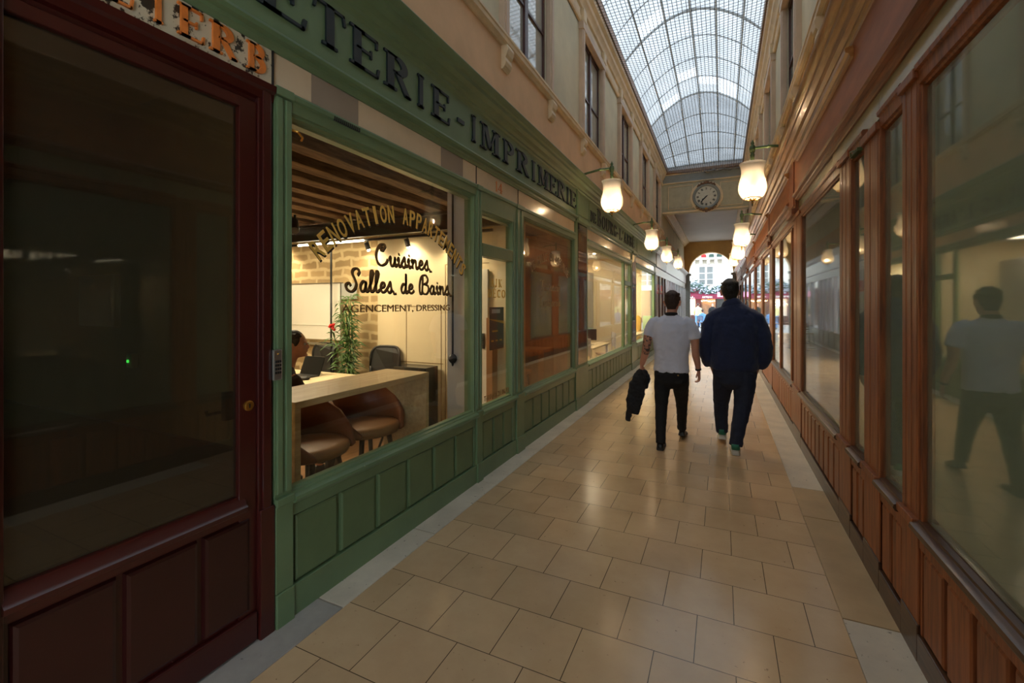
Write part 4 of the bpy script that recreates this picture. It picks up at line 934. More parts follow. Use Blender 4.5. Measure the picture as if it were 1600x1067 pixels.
obj('steel_girder', mbx(-7.5, -3.9, 3.0, 3.1, 2.44, 2.52), 'black', label='shorter black girder hanging under the beams on the left of the shop', cat='girder')
wb = empty('whiteboard', (-5.6, 4.7, 1.1), 'large whiteboard with a pale tray on the stone wall behind the table', 'whiteboard')
obj('board', mbx(-7.4, -4.88, 4.70, 4.73, 1.10, 1.90), 'whiteboard', wb); obj('frame', mbx(-7.42, -4.86, 4.695, 4.735, 1.90, 1.915).box(-4.88, -4.865, 4.695, 4.735, 1.09, 1.915).box(-7.42, -4.86, 4.66, 4.735, 1.02, 1.05), 'steel', wb)
obj('sheet', mbx(-4.86, -4.58, 4.70, 4.71, 1.68, 1.90).box(-7.4, -4.88, 4.692, 4.70, 1.3, 1.301), 'curtain', label='grey sheet pinned on the stone wall beside the whiteboard', cat='sheet')
rail = empty('track_light', (-5, 4.5, 2.4), 'black track with spotlights and a lit tube along the back wall', 'track light')
obj('track', mbx(-7.3, -2.4, 4.58, 4.61, 2.45, 2.48), 'black', rail)
obj('tube', MB().tube([(-5.55, 4.56, 2.455), (-4.32, 4.56, 2.455)], .014, 8), 'led', rail)
for x in (-6.9, -5.95, -4.28, -3.62, -2.9):
    h_ = obj('spot_head', MB().tube([(x, 4.595, 2.45), (x, 4.595, 2.42)], .01, 6).tube([(x, 4.57, 2.43), (x, 4.61, 2.34)], .032, 12), 'black', rail)
    obj('spot_bulb', MB().sphere((x, 4.612, 2.335), .022, 10, 8), 'spotbulb', h_)
    light('spot_light', 'SPOT', (x, 4.45, 2.40), SPOT_W, (1.0, .78, .50), .03, (math.radians(14), 0, 0), spot=2.3)
h_ = obj('ceiling_spotlight', MB().tube([(-3.7, 3.0, 2.46), (-3.7, 3.0, 2.40)], .012, 6).tube([(-3.72, 3.0, 2.40), (-3.66, 2.96, 2.30)], .045, 12), 'black', label='single black spotlight hanging from the left-hand girder', cat='spotlight')
light('room_light', 'AREA', (-4.8, 3.2, 2.42), ROOM_W, (1.0, .80, .54), 1.6, (0, 0, 0), 1.0)
pp = empty('pull_switch_pipe', (-2.26, 3.53, 1.1), 'dark conduit pipe ending in a round black box beside the pier', 'pipe')
obj('pipe', MB().tube([(-2.262, 3.53, 3.0), (-2.262, 3.53, 1.12)], .010, 8), 'black', pp, smooth=True); obj('end_box', MB().sphere((-2.262, 3.53, 1.10), .045, 14, 10, (1, .6, 1)).tube([(-2.262, 3.53, 1.08), (-2.262, 3.53, 1.03)], [.02, .006]), 'black', pp, smooth=True)
obj('conduit', MB().tube([(-4.97, 4.62, 2.48), (-4.97, 4.62, .1)], .014, 8), 'black', label='thin black vertical conduit in front of the stone wall', cat='pipe', smooth=True)
cd = empty('cupboard_door', (-2.7, 4.68, 0), 'white interior door with black lever seen through the glazed door', 'door')
obj('leaf', mbx(-2.98, -2.50, 4.66, 4.69, .05, 2.02), 'white', cd, bevel=.004); obj('lever_handle', mbx(-2.57, -2.54, 4.645, 4.66, 1.08, 1.26).tube([(-2.555, 4.65, 1.18), (-2.555, 4.60, 1.18), (-2.64, 4.60, 1.18)], .009), 'black', cd)
obj('timber_post', mbx(-2.46, -2.38, 4.55, 4.68, 0, 1.45), 'tan', label='short brown timber upright behind the glazed door', cat='post', bevel=.004)

bt = empty('bar_table', (-2.39, 2.4, 0), 'pale oak high bar table standing right behind the lettered window', 'table')
obj('top', mbx(-2.61, -2.17, 1.76, 3.03, 1.01, 1.05), 'oak', bt, bevel=.003)
obj('end_panel', mbx(-2.61, -2.17, 1.76, 1.80, .01, 1.01), 'oak', bt, bevel=.003); obj('end_panel', mbx(-2.61, -2.17, 2.99, 3.03, .01, 1.01), 'oak', bt, bevel=.003)
def stool_proto():
    r = empty('bar_stool', (0, 0, 0))
    # upholstered shell: seat dish and wrap-around low back (back towards -x)
    m = MB(); rs = []
    for i in range(13):
        a = math.radians(40+280*i/12); h = .62+.26*min(1, max(0, math.sin((i/12)*PI)*1.5)); r0 = .235
        c_, s_ = math.cos(a), math.sin(a)
        rs.append([(r0*c_, r0*s_*1.05, .60), ((r0+.03)*c_, (r0+.03)*s_*1.05, .60), ((r0+.055)*c_, (r0+.055)*s_*1.05, h), ((r0+.03)*c_, (r0+.03)*s_*1.05, h+.012), ((r0+.018)*c_, (r0+.018)*s_*1.05, h)])
    m.rings(rs); obj('backrest', m, 'rust', r, smooth=True)
    obj('seat', MB().ell([(0, 0, .575, .17, .18), (0, 0, .59, .235, .245, .9), (0, 0, .63, .25, .26, .9), (0, 0, .655, .235, .245, .9), (0, 0, .66, .18, .19)]), 'tan', r, smooth=True)
    for sx in (-1, 1):
        for sy in (-1, 1): obj('leg', MB().tube([(.12*sx, .12*sy, .58), (.20*sx, .21*sy, .01)], [.02, .014], 8), 'blackplastic', r, smooth=True)
    obj('footrest', MB().tube([(.165, .17, .25), (.165, -.17, .25), (-.165, -.17, .25), (-.165, .17, .25), (.165, .17, .25)], .009, 6), 'blackplastic', r)
    return r
s0 = stool_proto(); s0.location = (-2.52, 2.16, 0.01); s0.rotation_euler = (0, 0, .15); setp(s0, 'rust-brown tub bar stool nearest the camera, pushed under the oak bar table', 'stool', 'bar stools at the oak table')
dup(s0, (-2.55, 2.72, .01), -.2, 'rust-brown tub bar stool second along, under the far half of the oak bar table')
mt = empty('meeting_table', (-4.6, 3.9, 0), 'long birch meeting table in the middle of the first shop', 'table')
obj('top', mbx(-6.0, -3.75, 3.35, 4.13, .715, .75), 'birch', mt, bevel=.003)
for x in (-5.9, -3.9):
    for y in (3.42, 4.06): obj('leg', mbx(x, x+.05, y-.025, y+.025, .01, .715), 'white', mt)
def office_chair():
    r = empty('office_chair', (0, 0, 0))
    def rr(w, h, z0, y, n=28, p=.45): return [(w*math.copysign(abs(math.cos(a))**p, math.cos(a)), y+.03*math.cos(2*a), z0+h*math.copysign(abs(math.sin(a))**p, math.sin(a))) for a in [2*PI*k/n for k in range(n)]]
    P = rr(.225, .26, .78, -.23); obj('back_frame', MB().tube(P+[P[0]], .016, 8), 'blackplastic', r, smooth=True)
    m = MB(); A = rr(.215, .25, .78, -.225); B = rr(.215, .25, .78, -.235); m.rings([A, B]); obj('mesh_back', m, 'mesh', r)
    obj('seat', MB().ell([(0, 0, .43, .20, .20, .6), (0, 0, .45, .24, .24, .6), (0, 0, .49, .24, .24, .6), (0, 0, .50, .2, .2, .6)]), 'mesh', r, smooth=True)
    obj('column', MB().tube([(0, 0, .43), (0, 0, .10)], .025, 10).tube([(0, -.05, .44), (0, -.24, .50), (0, -.25, .62)], .018, 8), 'blackplastic', r)
    for k in range(5):
        a = 2*PI*k/5; g = obj('base_arm', MB().tube([(0, 0, .11), (.28*math.cos(a), .28*math.sin(a), .07)], [.025, .015], 8), 'blackplastic', r)
        obj('castor', MB().sphere((.28*math.cos(a), .28*math.sin(a), .035), .034, 8, 6), 'blackplastic', g)
    for s in (-1, 1): obj('armrest', MB().tube([(.22*s, -.1, .46), (.27*s, -.08, .5), (.27*s, -.05, .66), (.27*s, .12, .67)], .015, 8), 'blackplastic', r, smooth=True)
    return r
oc = office_chair(); oc.location = (-5.15, 4.42, .01); oc.rotation_euler = (0, 0, PI-.1); setp(oc, 'black mesh office chair in front of the whiteboard, left of the plant', 'chair', 'black mesh office chairs')
dup(oc, (-3.98, 4.41, .01), PI+.10, 'black mesh office chair to the right of the tall plant')
dup(oc, (-3.47, 2.55, .01), .2, 'black office chair under the seated man')
lt = empty('laptop', (-4.5, 3.85, .75), 'black laptop open on the meeting table', 'laptop')
obj('keyboard', mbx(-4.65, -4.32, 3.62, 3.84, .75, .765), 'blackplastic', lt); obj('screen', MB().rings([[(-4.65, 3.84, .765), (-4.32, 3.84, .765), (-4.32, 3.85, .765), (-4.65, 3.85, .765)], [(-4.65, 3.92, .97), (-4.32, 3.92, .97), (-4.32, 3.93, .97), (-4.65, 3.93, .97)]]), 'screen', lt)
obj('leather_pouch', MB().ell([(-4.3, 3.6, .75, .07, .05), (-4.3, 3.6, .77, .09, .06), (-4.3, 3.6, .79, .05, .03)]), 'blackplastic', label='small dark pouch lying on the meeting table near the laptop', cat='pouch', smooth=True)
obj('sideboard', mbx(-3.68, -3.20, 4.40, 4.66, .01, .84), 'screen', label='low black sideboard against the cream cupboard wall', cat='sideboard', bevel=.006)
def bag_chair(x, y, s, rz, lb):
    r = empty('shell_chair', (x, y, .01), lb, 'chair', 'dark shell chairs beside the oak bar table')
    m = MB().ell([(0, 0, .40, .16, .16), (0, 0, .44, .22, .21), (-.02, 0, .52, .25, .23), (-.03, 0, .60, .26, .24)]); g = obj('seat_shell', MB(), 'charcoal', r) if 0 else None
    c_, s_ = math.cos(rz), math.sin(rz); f = lambda p: (x+p.x*c_-p.y*s_, y+p.x*s_+p.y*c_, .01+p.z*s)
    rs = []
    for i in range(11):
        a = math.radians(60+240*i/10); h = .46+.34*math.sin(i/10*PI); ca, sa = math.cos(a), math.sin(a)
        rs.append([(.16*ca, .16*sa, .42), (.19*ca, .19*sa, .41), (.27*ca, .26*sa, h), (.25*ca, .24*sa, h+.005)])
    obj('backrest', MB().rings(rs).xform(f), 'charcoal', r, smooth=True)
    obj('seat', MB().ell([(0, 0, .39, .15, .15), (0, 0, .41, .20, .19), (0, 0, .45, .20, .19), (0, 0, .46, .12, .12)]).xform(f), 'charcoal', r, smooth=True)
    for sx in (-1, 1):
        for sy in (-1, 1): obj('leg', MB().tube([(.1*sx, .1*sy, .40), (.2*sx, .2*sy, 0)], .012, 6).xform(f), 'blackplastic', r)
bag_chair(-2.50, 3.32, 1.0, 1.2, 'dark shell chair nearest the pier, beside the oak bar table'); bag_chair(-2.92, 3.62, 1.02, 1.5, 'dark shell chair behind the first, half hidden by the oak bar table')
pl = empty('potted_bamboo', (-4.42, 4.44, .01), 'tall bushy green bamboo plant by the stone wall', 'plant')
obj('pot', MB().lathe([(.0, 0), (.12, 0), (.16, .3), (.145, .3), (.13, .26), (0, .25)], (-4.42, 4.44, .01), 20), 'pot', pl, smooth=True)
random.seed(21); lf = MB(); st_ = MB()
for k in range(9):
    bx_, by_ = random.uniform(-.10, .10), random.uniform(-.07, .07); hgt = random.uniform(1.25, 1.78); px_, py_ = random.uniform(-.22, .22), random.uniform(-.14, .10)
    P = [Vector((-4.42+bx_+px_*t_*t_, 4.44+by_+py_*t_*t_, .24+(hgt-.24)*t_)) for t_ in [i/6 for i in range(7)]]
    st_.tube(P, [.008]*6+[.003], 5)
    for j in range(46):
        t_ = random.uniform(.30, 1); i = min(5, int(t_*6)); p = P[i].lerp(P[i+1], t_*6-i); a = random.uniform(0, 2*PI); L = random.uniform(.10, .20); el = random.uniform(-.5, .7)
        d = Vector((math.cos(a)*math.cos(el), math.sin(a)*math.cos(el), math.sin(el))); sd = d.cross(Vector((0, 0, 1))).normalized()*.011
        b0 = p+d*.02; mid = b0+d*L*.5; tip = b0+d*L-Vector((0, 0, L*.35))
        lf.add([b0, mid+sd-Vector((0, 0, .01)), tip, mid-sd-Vector((0, 0, .01)), mid+Vector((0, 0, .004))], [(0, 1, 4), (1, 2, 4), (2, 3, 4), (3, 0, 4)])
obj('stems', st_, 'leaf', pl); obj('foliage', lf, 'leaf', pl, smooth=False)
rd = MB()
for i in range(7): rd.sphere((-4.70+random.uniform(-.05, .05), 4.36+random.uniform(-.03, .03), 1.30+random.uniform(-.04, .04)), .022, 7, 5)
obj('red_flowers', rd, 'redflower', pl, smooth=True)

# dim room behind the burgundy door
obj('wall_shell', mbx(-5.2, -2.08, -2.4, 1.47, -.1, 0.0), 'darkfloor', label="bare wall of the dim room behind the burgundy door", cat='wall', kind='structure'); obj('wall_shell', mbx(-5.2, -2.08, 1.42, 1.47, 0, 2.9), 'darkroom', label="bare wall of the dim room behind the burgundy door, second piece", cat='wall', kind='structure')
obj('wall_shell', mbx(-5.3, -5.2, -2.4, 1.47, 0, 2.9), 'darkroom', label="bare wall of the dim room behind the burgundy door, third piece", cat='wall', kind='structure'); obj('wall_shell', mbx(-5.3, -2.08, -2.5, -2.4, 0, 2.9), 'darkroom', label="bare wall of the dim room behind the burgundy door, fourth piece", cat='wall', kind='structure'); obj('wall_shell', mbx(-5.3, -2.08, -2.5, 1.47, 2.75, 2.9), 'darkroom', label="bare wall of the dim room behind the burgundy door, fifth piece", cat='wall', kind='structure')
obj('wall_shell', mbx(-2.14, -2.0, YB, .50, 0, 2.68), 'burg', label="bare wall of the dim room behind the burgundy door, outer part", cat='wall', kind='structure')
fr = empty('picture_frame', (-3.9, 1.38, 1.35), 'small dark framed picture hanging in the dim room behind the burgundy door', 'picture'); obj('frame', mbx(-3.64, -3.22, 1.385, 1.418, 1.47, 1.78), 'bluegrey', fr, bevel=.004); obj('print', mbx(-3.61, -3.25, 1.381, 1.387, 1.50, 1.75), 'curtain2', fr)
as_ = empty('alarm_sensor', (-3.06, 1.4, 1.25), 'tiny white alarm sensor with a green light in the dim room', 'sensor'); obj('case', mbx(-3.09, -3.03, 1.385, 1.418, 1.24, 1.32), 'white', as_, bevel=.006); obj('indicator', mbx(-3.075, -3.06, 1.380, 1.386, 1.27, 1.285), emit('green_indicator', (60, 220, 90), 1.5), as_)
obj('wainscot', mbx(-5.2, -2.12, 1.39, 1.42, 0, .9), 'burgpanel', label='dark dado panelling in the dim room behind the burgundy door', cat='panelling')

# second room of the first shop (bronze-toned window)
obj('wall_cladding', mbx(-4.4, -4.3, 4.9, 7.1, 0, 2.9), 'walnut', label="wooden wall cladding of the wood-clad room behind the bronze-toned window", cat='wall', kind='structure'); obj('wall_cladding', mbx(-4.4, -2.1, 6.95, 7.1, 0, 2.9), 'walnut', label="wooden wall cladding of the wood-clad room behind the bronze-toned window, second piece", cat='wall', kind='structure'); obj('wall_cladding', mbx(-4.3, -2.9, 6.6, 6.95, 1.0, 2.3), 'tan', label="wooden wall cladding of the wood-clad room behind the bronze-toned window, third piece", cat='wall', kind='structure')
obj('ceiling_ceiling', mbx(-4.4, -2.1, 4.9, 7.1, 2.75, 2.9), 'plank', label="ceiling of the wood-clad room behind the bronze-toned window", cat='ceiling', kind='structure'); obj('floor_floor_board', mbx(-4.4, -2.08, 4.9, 7.1, -.1, .01), 'parquet', label="floor board of the wood-clad room behind the bronze-toned window", cat='floor', kind='structure')
obj('fitted_counter', mbx(-4.2, -2.5, 6.5, 6.94, .86, .90).box(-4.2, -4.1, 6.5, 6.94, .01, .86).box(-2.6, -2.5, 6.5, 6.94, .01, .86), 'tan', label='brown wooden counter behind the bronze-toned window', cat='counter', bevel=.004)
def small_stool():
    r = empty('wooden_stool', (0, 0, 0)); obj('seat', MB().ell([(0, 0, .56, .15, .15), (0, 0, .60, .16, .16)]), 'tan', r, smooth=False)
    for k in range(4):
        a = PI/4+k*PI/2; obj('leg', MB().tube([(.1*math.cos(a), .1*math.sin(a), .56), (.17*math.cos(a), .17*math.sin(a), 0)], .014, 6), 'blackplastic', r)
    return r
ss = small_stool(); ss.location = (-2.75, 6.2, .01); setp(ss, 'wooden stool nearest the glass under the brown counter', 'stool', 'wooden stools at the brown counter')
dup(ss, (-3.3, 6.25, .01), .4, 'wooden stool farther in under the brown counter')
light('wood_room_light', 'AREA', (-3.2, 5.8, 2.7), 6, (1.0, .78, .55), .8, (0, 0, 0), .8)

# second and third green shops
obj('wall_partition', mbx(-4.0, -3.9, 7.1, 11.3, 0, 2.9), 'creamwall', label="plain wall of the second shop's office", cat='wall', kind='structure'); obj('wall_partition', mbx(-4.0, -2.1, 11.2, 11.35, 0, 2.9), 'creamwall', label="plain wall of the second shop's office, second piece", cat='wall', kind='structure')
obj('wall_column', mbx(-3.4, -3.2, 9.55, 9.8, 0, 2.75), 'tan', label="column of the second shop's office", cat='wall', kind='structure'); obj('ceiling_ceiling', mbx(-4.0, -2.1, 7.1, 11.3, 2.75, 2.9), 'ceilwhite', label="ceiling of the second shop's office", cat='ceiling', kind='structure'); obj('floor_floor_board', mbx(-4.0, -2.08, 7.1, 11.3, -.1, .01), 'parquet', label="floor board of the second shop's office", cat='floor', kind='structure')
obj('wall_low_screen', mbx(-3.0, -2.96, 10.0, 11.2, .9, 2.4), 'ceilwhite', label="low screen of the second shop's office", cat='wall', kind='structure')
ds = empty('desk', (-2.7, 9.4, 0), 'pale wooden desk behind the second shop window', 'desk'); obj('top', mbx(-3.1, -2.3, 8.7, 10.2, .71, .74), 'birch', ds, bevel=.003)
for x in (-3.05, -2.39):
    for y in (8.75, 10.1): obj('leg', mbx(x, x+.04, y, y+.04, .01, .71), 'white', ds)
mo = empty('monitor', (-2.6, 9.5, .74), 'dark monitor on the desk behind the second shop window', 'monitor'); obj('screen', mbx(-2.78, -2.42, 9.4, 9.43, .84, 1.08), 'screen', mo, bevel=.004); obj('stand', mbx(-2.62, -2.58, 9.43, 9.46, .74, .95).box(-2.7, -2.5, 9.38, 9.5, .74, .75), 'steel', mo)
m = MB(); random.seed(4)
for k in range(26):
    a = random.uniform(0, 2*PI); L = random.uniform(.2, .42); p = Vector((-2.85, 9.9, .95)); d = Vector((math.cos(a)*.8, math.sin(a)*.8, .7)); P = [p, p+d*L*.5, p+d*L+Vector((0, 0, -L*.35))]
    m.tube(P, [.006, .013, .002], 4, .3)
pp2 = empty('potted_plant', (-2.85, 9.9, .74), 'spiky dark houseplant on the desk in the second shop', 'plant'); obj('foliage', m, 'leaf', pp2); obj('pot', MB().lathe([(0, 0), (.06, 0), (.08, .2), (.0, .2)], (-2.85, 9.9, .74), 14), 'white', pp2, smooth=True)
def side_chair():
    r = empty('side_chair', (0, 0, 0)); obj('backrest', mbx(-.2, .2, -.2, -.185, .62, .95), 'ceilwhite', r, bevel=.006); obj('seat', mbx(-.2, .2, -.2, .2, .43, .46), 'tan', r, bevel=.006)
    for sx in (-1, 1):
        for sy in (-1, 1): obj('leg', MB().tube([(.18*sx, .18*sy, .95 if sy < 0 else .44), (.19*sx, .19*sy, 0)], .01, 6), 'steel', r)
    return r
sc_ = side_chair(); sc_.location = (-2.5, 8.4, .01); sc_.rotation_euler = (0, 0, .4); setp(sc_, 'light chair in front of the desk behind the second shop window', 'chair', 'light chairs in the green shops')
dup(sc_, (-2.45, 10.35, .01), 2.0, 'light chair at the far end of the desk behind the second shop window')
light('office_light', 'AREA', (-3.0, 9.0, 2.72), 60, (1.0, .80, .55), .8, (0, 0, 0), 3.0)
for i in range(3):
    obj('recessed_downlight', MB().lathe([(.0, 0), (.022, 0), (.026, .01), (0, .012)], (-2.6, 7.9+i*1.0, 2.735), 14), 'spotbulb', label=('nearest', 'middle', 'farthest')[i]+' small round downlight in the second shop ceiling', cat='downlight', group='downlights in the second shop')
obj('wall_partition', mbx(-4.6, -4.5, 11.35, 15.5, 0, 2.9), 'creamwall', label="plain wall of the third shop", cat='wall', kind='structure'); obj('wall_partition', mbx(-4.5, -2.1, 15.3, 15.45, 0, 2.9), 'creamwall', label="plain wall of the third shop, second piece", cat='wall', kind='structure'); obj('ceiling_ceiling', mbx(-4.5, -2.1, 11.35, 15.4, 2.75, 2.9), 'ceilwhite', label="ceiling of the third shop", cat='ceiling', kind='structure'); obj('floor_floor_board', mbx(-4.5, -2.08, 11.35, 15.4, -.1, .01), 'birch', label="floor board of the third shop", cat='floor', kind='structure')
obj('desk', mbx(-2.9, -2.2, 12.6, 14.6, .70, .74).box(-2.9, -2.86, 12.6, 14.6, .01, .7).box(-2.24, -2.2, 12.6, 12.7, .01, .7).box(-2.24, -2.2, 14.5, 14.6, .01, .7), 'birch', label='yellow-lit pale desk behind the third shop window', cat='desk')
obj('tan_armchair', MB().ell([(-2.55, 14.95, .01, .2, .2), (-2.55, 14.95, .45, .25, .22, .7), (-2.55, 14.95, 1.15, .2, .12, .7), (-2.55, 14.95, 1.25, .1, .08)]), 'yellow', label='mustard high-backed chair behind the third shop window', cat='chair', smooth=True)
light('lit_shop_light', 'AREA', (-3.2, 13.4, 2.72), 150, (1.0, .88, .66), 1.0, (0, 0, 0), 3.0)
obj('shop_partition', mbx(-2.7, -2.6, 18.4, 29, 0, 2.9), 'shopgrey', label='grey wall behind the far left shopfronts', cat='wall', kind='structure')
for i, (a, b) in enumerate(((-2, 6.3), (6.3, 29))): obj('wall_shop_right', mbx(1.2, 1.3, a, b, 0, 2.9), 'darkroom', label='dim wall behind the blinds of the %s right-hand shops' % ('near' if i == 0 else 'far'), cat='wall', kind='structure')
obj('ceiling_shop_right', mbx(.9, 1.3, -2, 29, 2.7, 3.4), 'darkroom', label='dim soffit behind the right-hand windows', cat='ceiling', kind='structure')

# ---------------------------------------------------------------- people
def frame(base, rz=0, s=1.0):
    c_, s_ = math.cos(rz), math.sin(rz)
    return lambda p: Vector((base[0]+(p[0]*c_-p[1]*s_)*s, base[1]+(p[0]*s_+p[1]*c_)*s, base[2]+p[2]*s))
def loft(mb, pts, n=16):
    """pts: (x,y,z,ra,rb) - ring radii: ra across the body (x), rb front-back; rings lie across the path"""
    P = [Vector(p[:3]) for p in pts]; out = []
    for i, p in enumerate(P):
        d = (P[min(i+1, len(P)-1)]-P[max(i-1, 0)]).normalized()
        b = (Vector((0, 1, 0))-d*d.y).normalized() if abs(d.y) < .9 else (Vector((0, 0, 1))-d*d.z).normalized()
        a = b.cross(d).normalized(); ra, rb = pts[i][3], pts[i][4]
        out.append([p+a*math.cos(t)*ra+b*math.sin(t)*rb for t in [2*PI*k/n for k in range(n)]])
    return mb.rings(out)
def head(mb, c, yaw=0, s=1.0):
    """skull, jaw, nose, ears, lips; c = centre of the skull, facing +y"""
    h = MB()
    h.sphere((0, -.005, .02), .1, 18, 12, (.76, .98, 1.06))
    loft(h, [(0, .035, .02, .066, .055), (0, .045, -.03, .062, .055), (0, .05, -.075, .048, .045), (0, .055, -.108, .026, .026)], 14)
    h.sphere((0, .104, -.020), .015, 8, 6, (.9, 1.3, 1.1)); loft(h, [(0, .085, .03, .009, .01), (0, .098, .0, .011, .012), (0, .108, -.02, .013, .014)], 8)
    h.sphere((0, .096, -.055), .022, 8, 6, (1.2, .5, .5)); h.sphere((0, .092, -.092), .02, 8, 6, (1, .7, .8))
    h.sphere((0, .074, .035), .05, 10, 8, (1.2, .45, .35))
    for sx in (-1, 1):
        h.sphere((.079*sx, -.008, -.012), .03, 10, 8, (.36, .66, 1.05)); h.sphere((.085*sx, -.016, .006), .019, 8, 6, (.6, .8, 1.0)); h.sphere((.04*sx, .075, -.01), .02, 8, 6, (1, .6, .8))
    cy, sy = math.cos(yaw), math.sin(yaw)
    h.xform(lambda p: Vector((c[0]+(p.x*cy-p.y*sy)*s, c[1]+(p.x*sy+p.y*cy)*s, c[2]+p.z*s))); return mb.add(h.v, h.f)
def eyes(c, yaw, s, fr_, parent):
    for sx in (-1, 1):
        p = Vector((.033*sx, .088, .008)); cy, sy = math.cos(yaw), math.sin(yaw)
        q_ = (c[0]+(p.x*cy-p.y*sy)*s, c[1]+(p.x*sy+p.y*cy)*s, c[2]+p.z*s)
        obj('eye', MB().sphere(q_, .012*s, 8, 6).xform(fr_), 'lightpaper', parent, smooth=True)
        p = Vector((.033*sx, .099, .008)); q_ = (c[0]+(p.x*cy-p.y*sy)*s, c[1]+(p.x*sy+p.y*cy)*s, c[2]+p.z*s)
        obj('iris', MB().sphere(q_, .0052*s, 8, 6).xform(fr_), 'black', parent, smooth=True)
def hair(c, yaw=0, s=1.0, top=.02, tuft=0):
    m = MB(); m.sphere((0, -.014, .032), .1, 18, 12, (.80, .98, 1.04)); m.sphere((0, -.03, .07+top*.5), .08, 14, 10, (.95, 1.0, .62))
    loft(m, [(0, -.045, .02, .070, .052), (0, -.052, -.03, .060, .046), (0, -.050, -.072, .044, .036)], 14)
    for sx in (-1, 1): loft(m, [(.068*sx, .008, .06, .014, .05), (.070*sx, .012, .02, .010, .035), (.069*sx, .02, -.005, .007, .015)], 10)
    random.seed(9)
    for i in range(60):
        a = random.uniform(0, 2*PI); r_ = random.uniform(0, .07); b = Vector((r_*math.cos(a), -.015+r_*math.sin(a), .105-.4*r_*r_/.07))
        m.tube([b, b+Vector((random.uniform(-.02, .02), random.uniform(-.015, .03), .004+top*.6+random.uniform(-.006, .006)))], [.013, .008], 5)
    cy, sy = math.cos(yaw), math.sin(yaw)
    return m.xform(lambda p: Vector((c[0]+(p.x*cy-p.y*sy)*s, c[1]+(p.x*sy+p.y*cy)*s, c[2]+p.z*s)))
def hand_(mb, wrist, down, side_, front, curl=.35, s=1.0):
    """palm and five fingers; down: direction of the fingers, side_: towards the thumb, front: palm normal"""
    w, d, t_, f_ = Vector(wrist), Vector(down).normalized(), Vector(side_).normalized(), Vector(front).normalized()
    pc = w+d*.05*s
    loft_pts = []
    rs = []
    for k, (al, wd, th) in enumerate(((-.01, .026, .020), (.02, .033, .018), (.055, .041, .016), (.09, .041, .013), (.100, .036, .010))):
        p = w+d*al*s; rs.append([p+t_*math.cos(a)*wd*s+f_*math.sin(a)*th*s for a in [2*PI*i/12 for i in range(12)]])
    mb.rings(rs)
    for i, (off, L) in enumerate(((.031, .072), (.011, .080), (-.010, .074), (-.030, .058))):
        p = w+d*.088*s+t_*off*s; a = curl*(1+.12*i); P = [p]; ang = a*.5
        for seg in (.42, .32, .26):
            P.append(P[-1]+(d*math.cos(ang)+f_*math.sin(ang)+t_*(off*.8))*L*seg*s); ang += a
        mb.tube(P, [.0095*s, .009*s, .0082*s, .0068*s], 8)
    P = [w+d*.022*s+t_*.026*s, w+d*.050*s+t_*.046*s+f_*.008*s, w+d*.078*s+t_*.052*s+f_*.018*s, w+d*.100*s+t_*.048*s+f_*.024*s]
    mb.tube(P, [.014*s, .0115*s, .0098*s, .0078*s], 8)
    return mb
def shoe(mb, heel, toe, s=1.0, lift=0):
    """from heel point to toe point, both on the sole line"""
    a, b = Vector(heel), Vector(toe); d = (b-a); L = d.length; d.normalize(); u = Vector((0, 0, 1)); u = (u-d*u.dot(d)).normalized(); sd = d.cross(u)
    rs = []
    for t_, w, h in ((.0, .026, .045), (.06, .034, .075), (.25, .037, .085), (.45, .038, .070), (.65, .045, .052), (.85, .045, .042), (.97, .032, .034), (1.0, .018, .022)):
        c = a+d*L*t_; rs.append([c+sd*w*s*math.copysign(abs(math.cos(x))**.8, math.cos(x))+u*(h/2+h/2*math.sin(x))*s for x in [2*PI*k/14 for k in range(14)]])
    return mb.rings(rs)
def sole(heel, toe, s=1.0):
    a, b = Vector(heel), Vector(toe); d = (b-a); L = d.length; d.normalize(); u = Vector((0, 0, 1)); u = (u-d*u.dot(d)).normalized(); sd = d.cross(u); rs = []
    for t_, w in ((-.03, .026), (.03, .038), (.25, .042), (.45, .040), (.65, .049), (.85, .049), (.98, .036), (1.03, .02)):
        c = a+d*L*t_; rs.append([c+sd*w*s, c+sd*w*s+u*.026*s, c-sd*w*s+u*.026*s, c-sd*w*s])
    return MB().rings(rs)

# man in the white t-shirt -------------------------------------------------------
L1 = [(-.088, -.01, .80, .098, .115), (-.094, -.02, .68, .092, .105), (-.100, -.045, .55, .078, .088), (-.100, -.075, .45, .066, .074), (-.098, -.13, .32, .062, .066), (-.094, -.19, .20, .055, .058), (-.090, -.225, .10, .054, .058), (-.09, -.235, .065, .054, .060)]
R1 = [(.090, -.01, .80, .098, .115), (.096, .03, .68, .092, .104), (.100, .09, .56, .078, .086), (.100, .145, .46, .066, .074), (.098, .20, .33, .060, .064), (.094, .25, .20, .054, .056), (.092, .28, .12, .052, .056)]
F1 = frame((-.525, 5.42, 0))
p1 = empty('person', (-.525, 5.42, 0), 'man walking away in a white t-shirt and black trousers, dark jacket in his left hand', 'person')
hc = (.01, .02, 1.625)
b = MB(); head(b, hc, -.10, 1.05)
loft(b, [(.0, -.012, 1.40, .085, .07), (.0, -.008, 1.46, .062, .062), (.005, .0, 1.53, .056, .06), (.01, .008, 1.58, .055, .06)])
loft(b, [(0, 0, .80, .15, .10), (0, 0, .95, .135, .095), (0, 0, 1.15, .15, .10), (0, 0, 1.32, .175, .105), (0, 0, 1.42, .13, .08), (0, 0, 1.46, .07, .06)], 20)
R_arm = [(.19, 0, 1.40, .05, .055), (.235, -.005, 1.30, .052, .056), (.250, -.005, 1.20, .047, .052), (.252, .0, 1.10, .040, .045), (.258, .03, 1.03, .042, .044), (.272, .07, .95, .036, .037), (.283, .10, .86, .027, .026)]
loft(b, R_arm); hand_(b, (.285, .105, .845), (.06, .15, -1), (-.25, 1, .15), (-1, -.2, 0), .55)
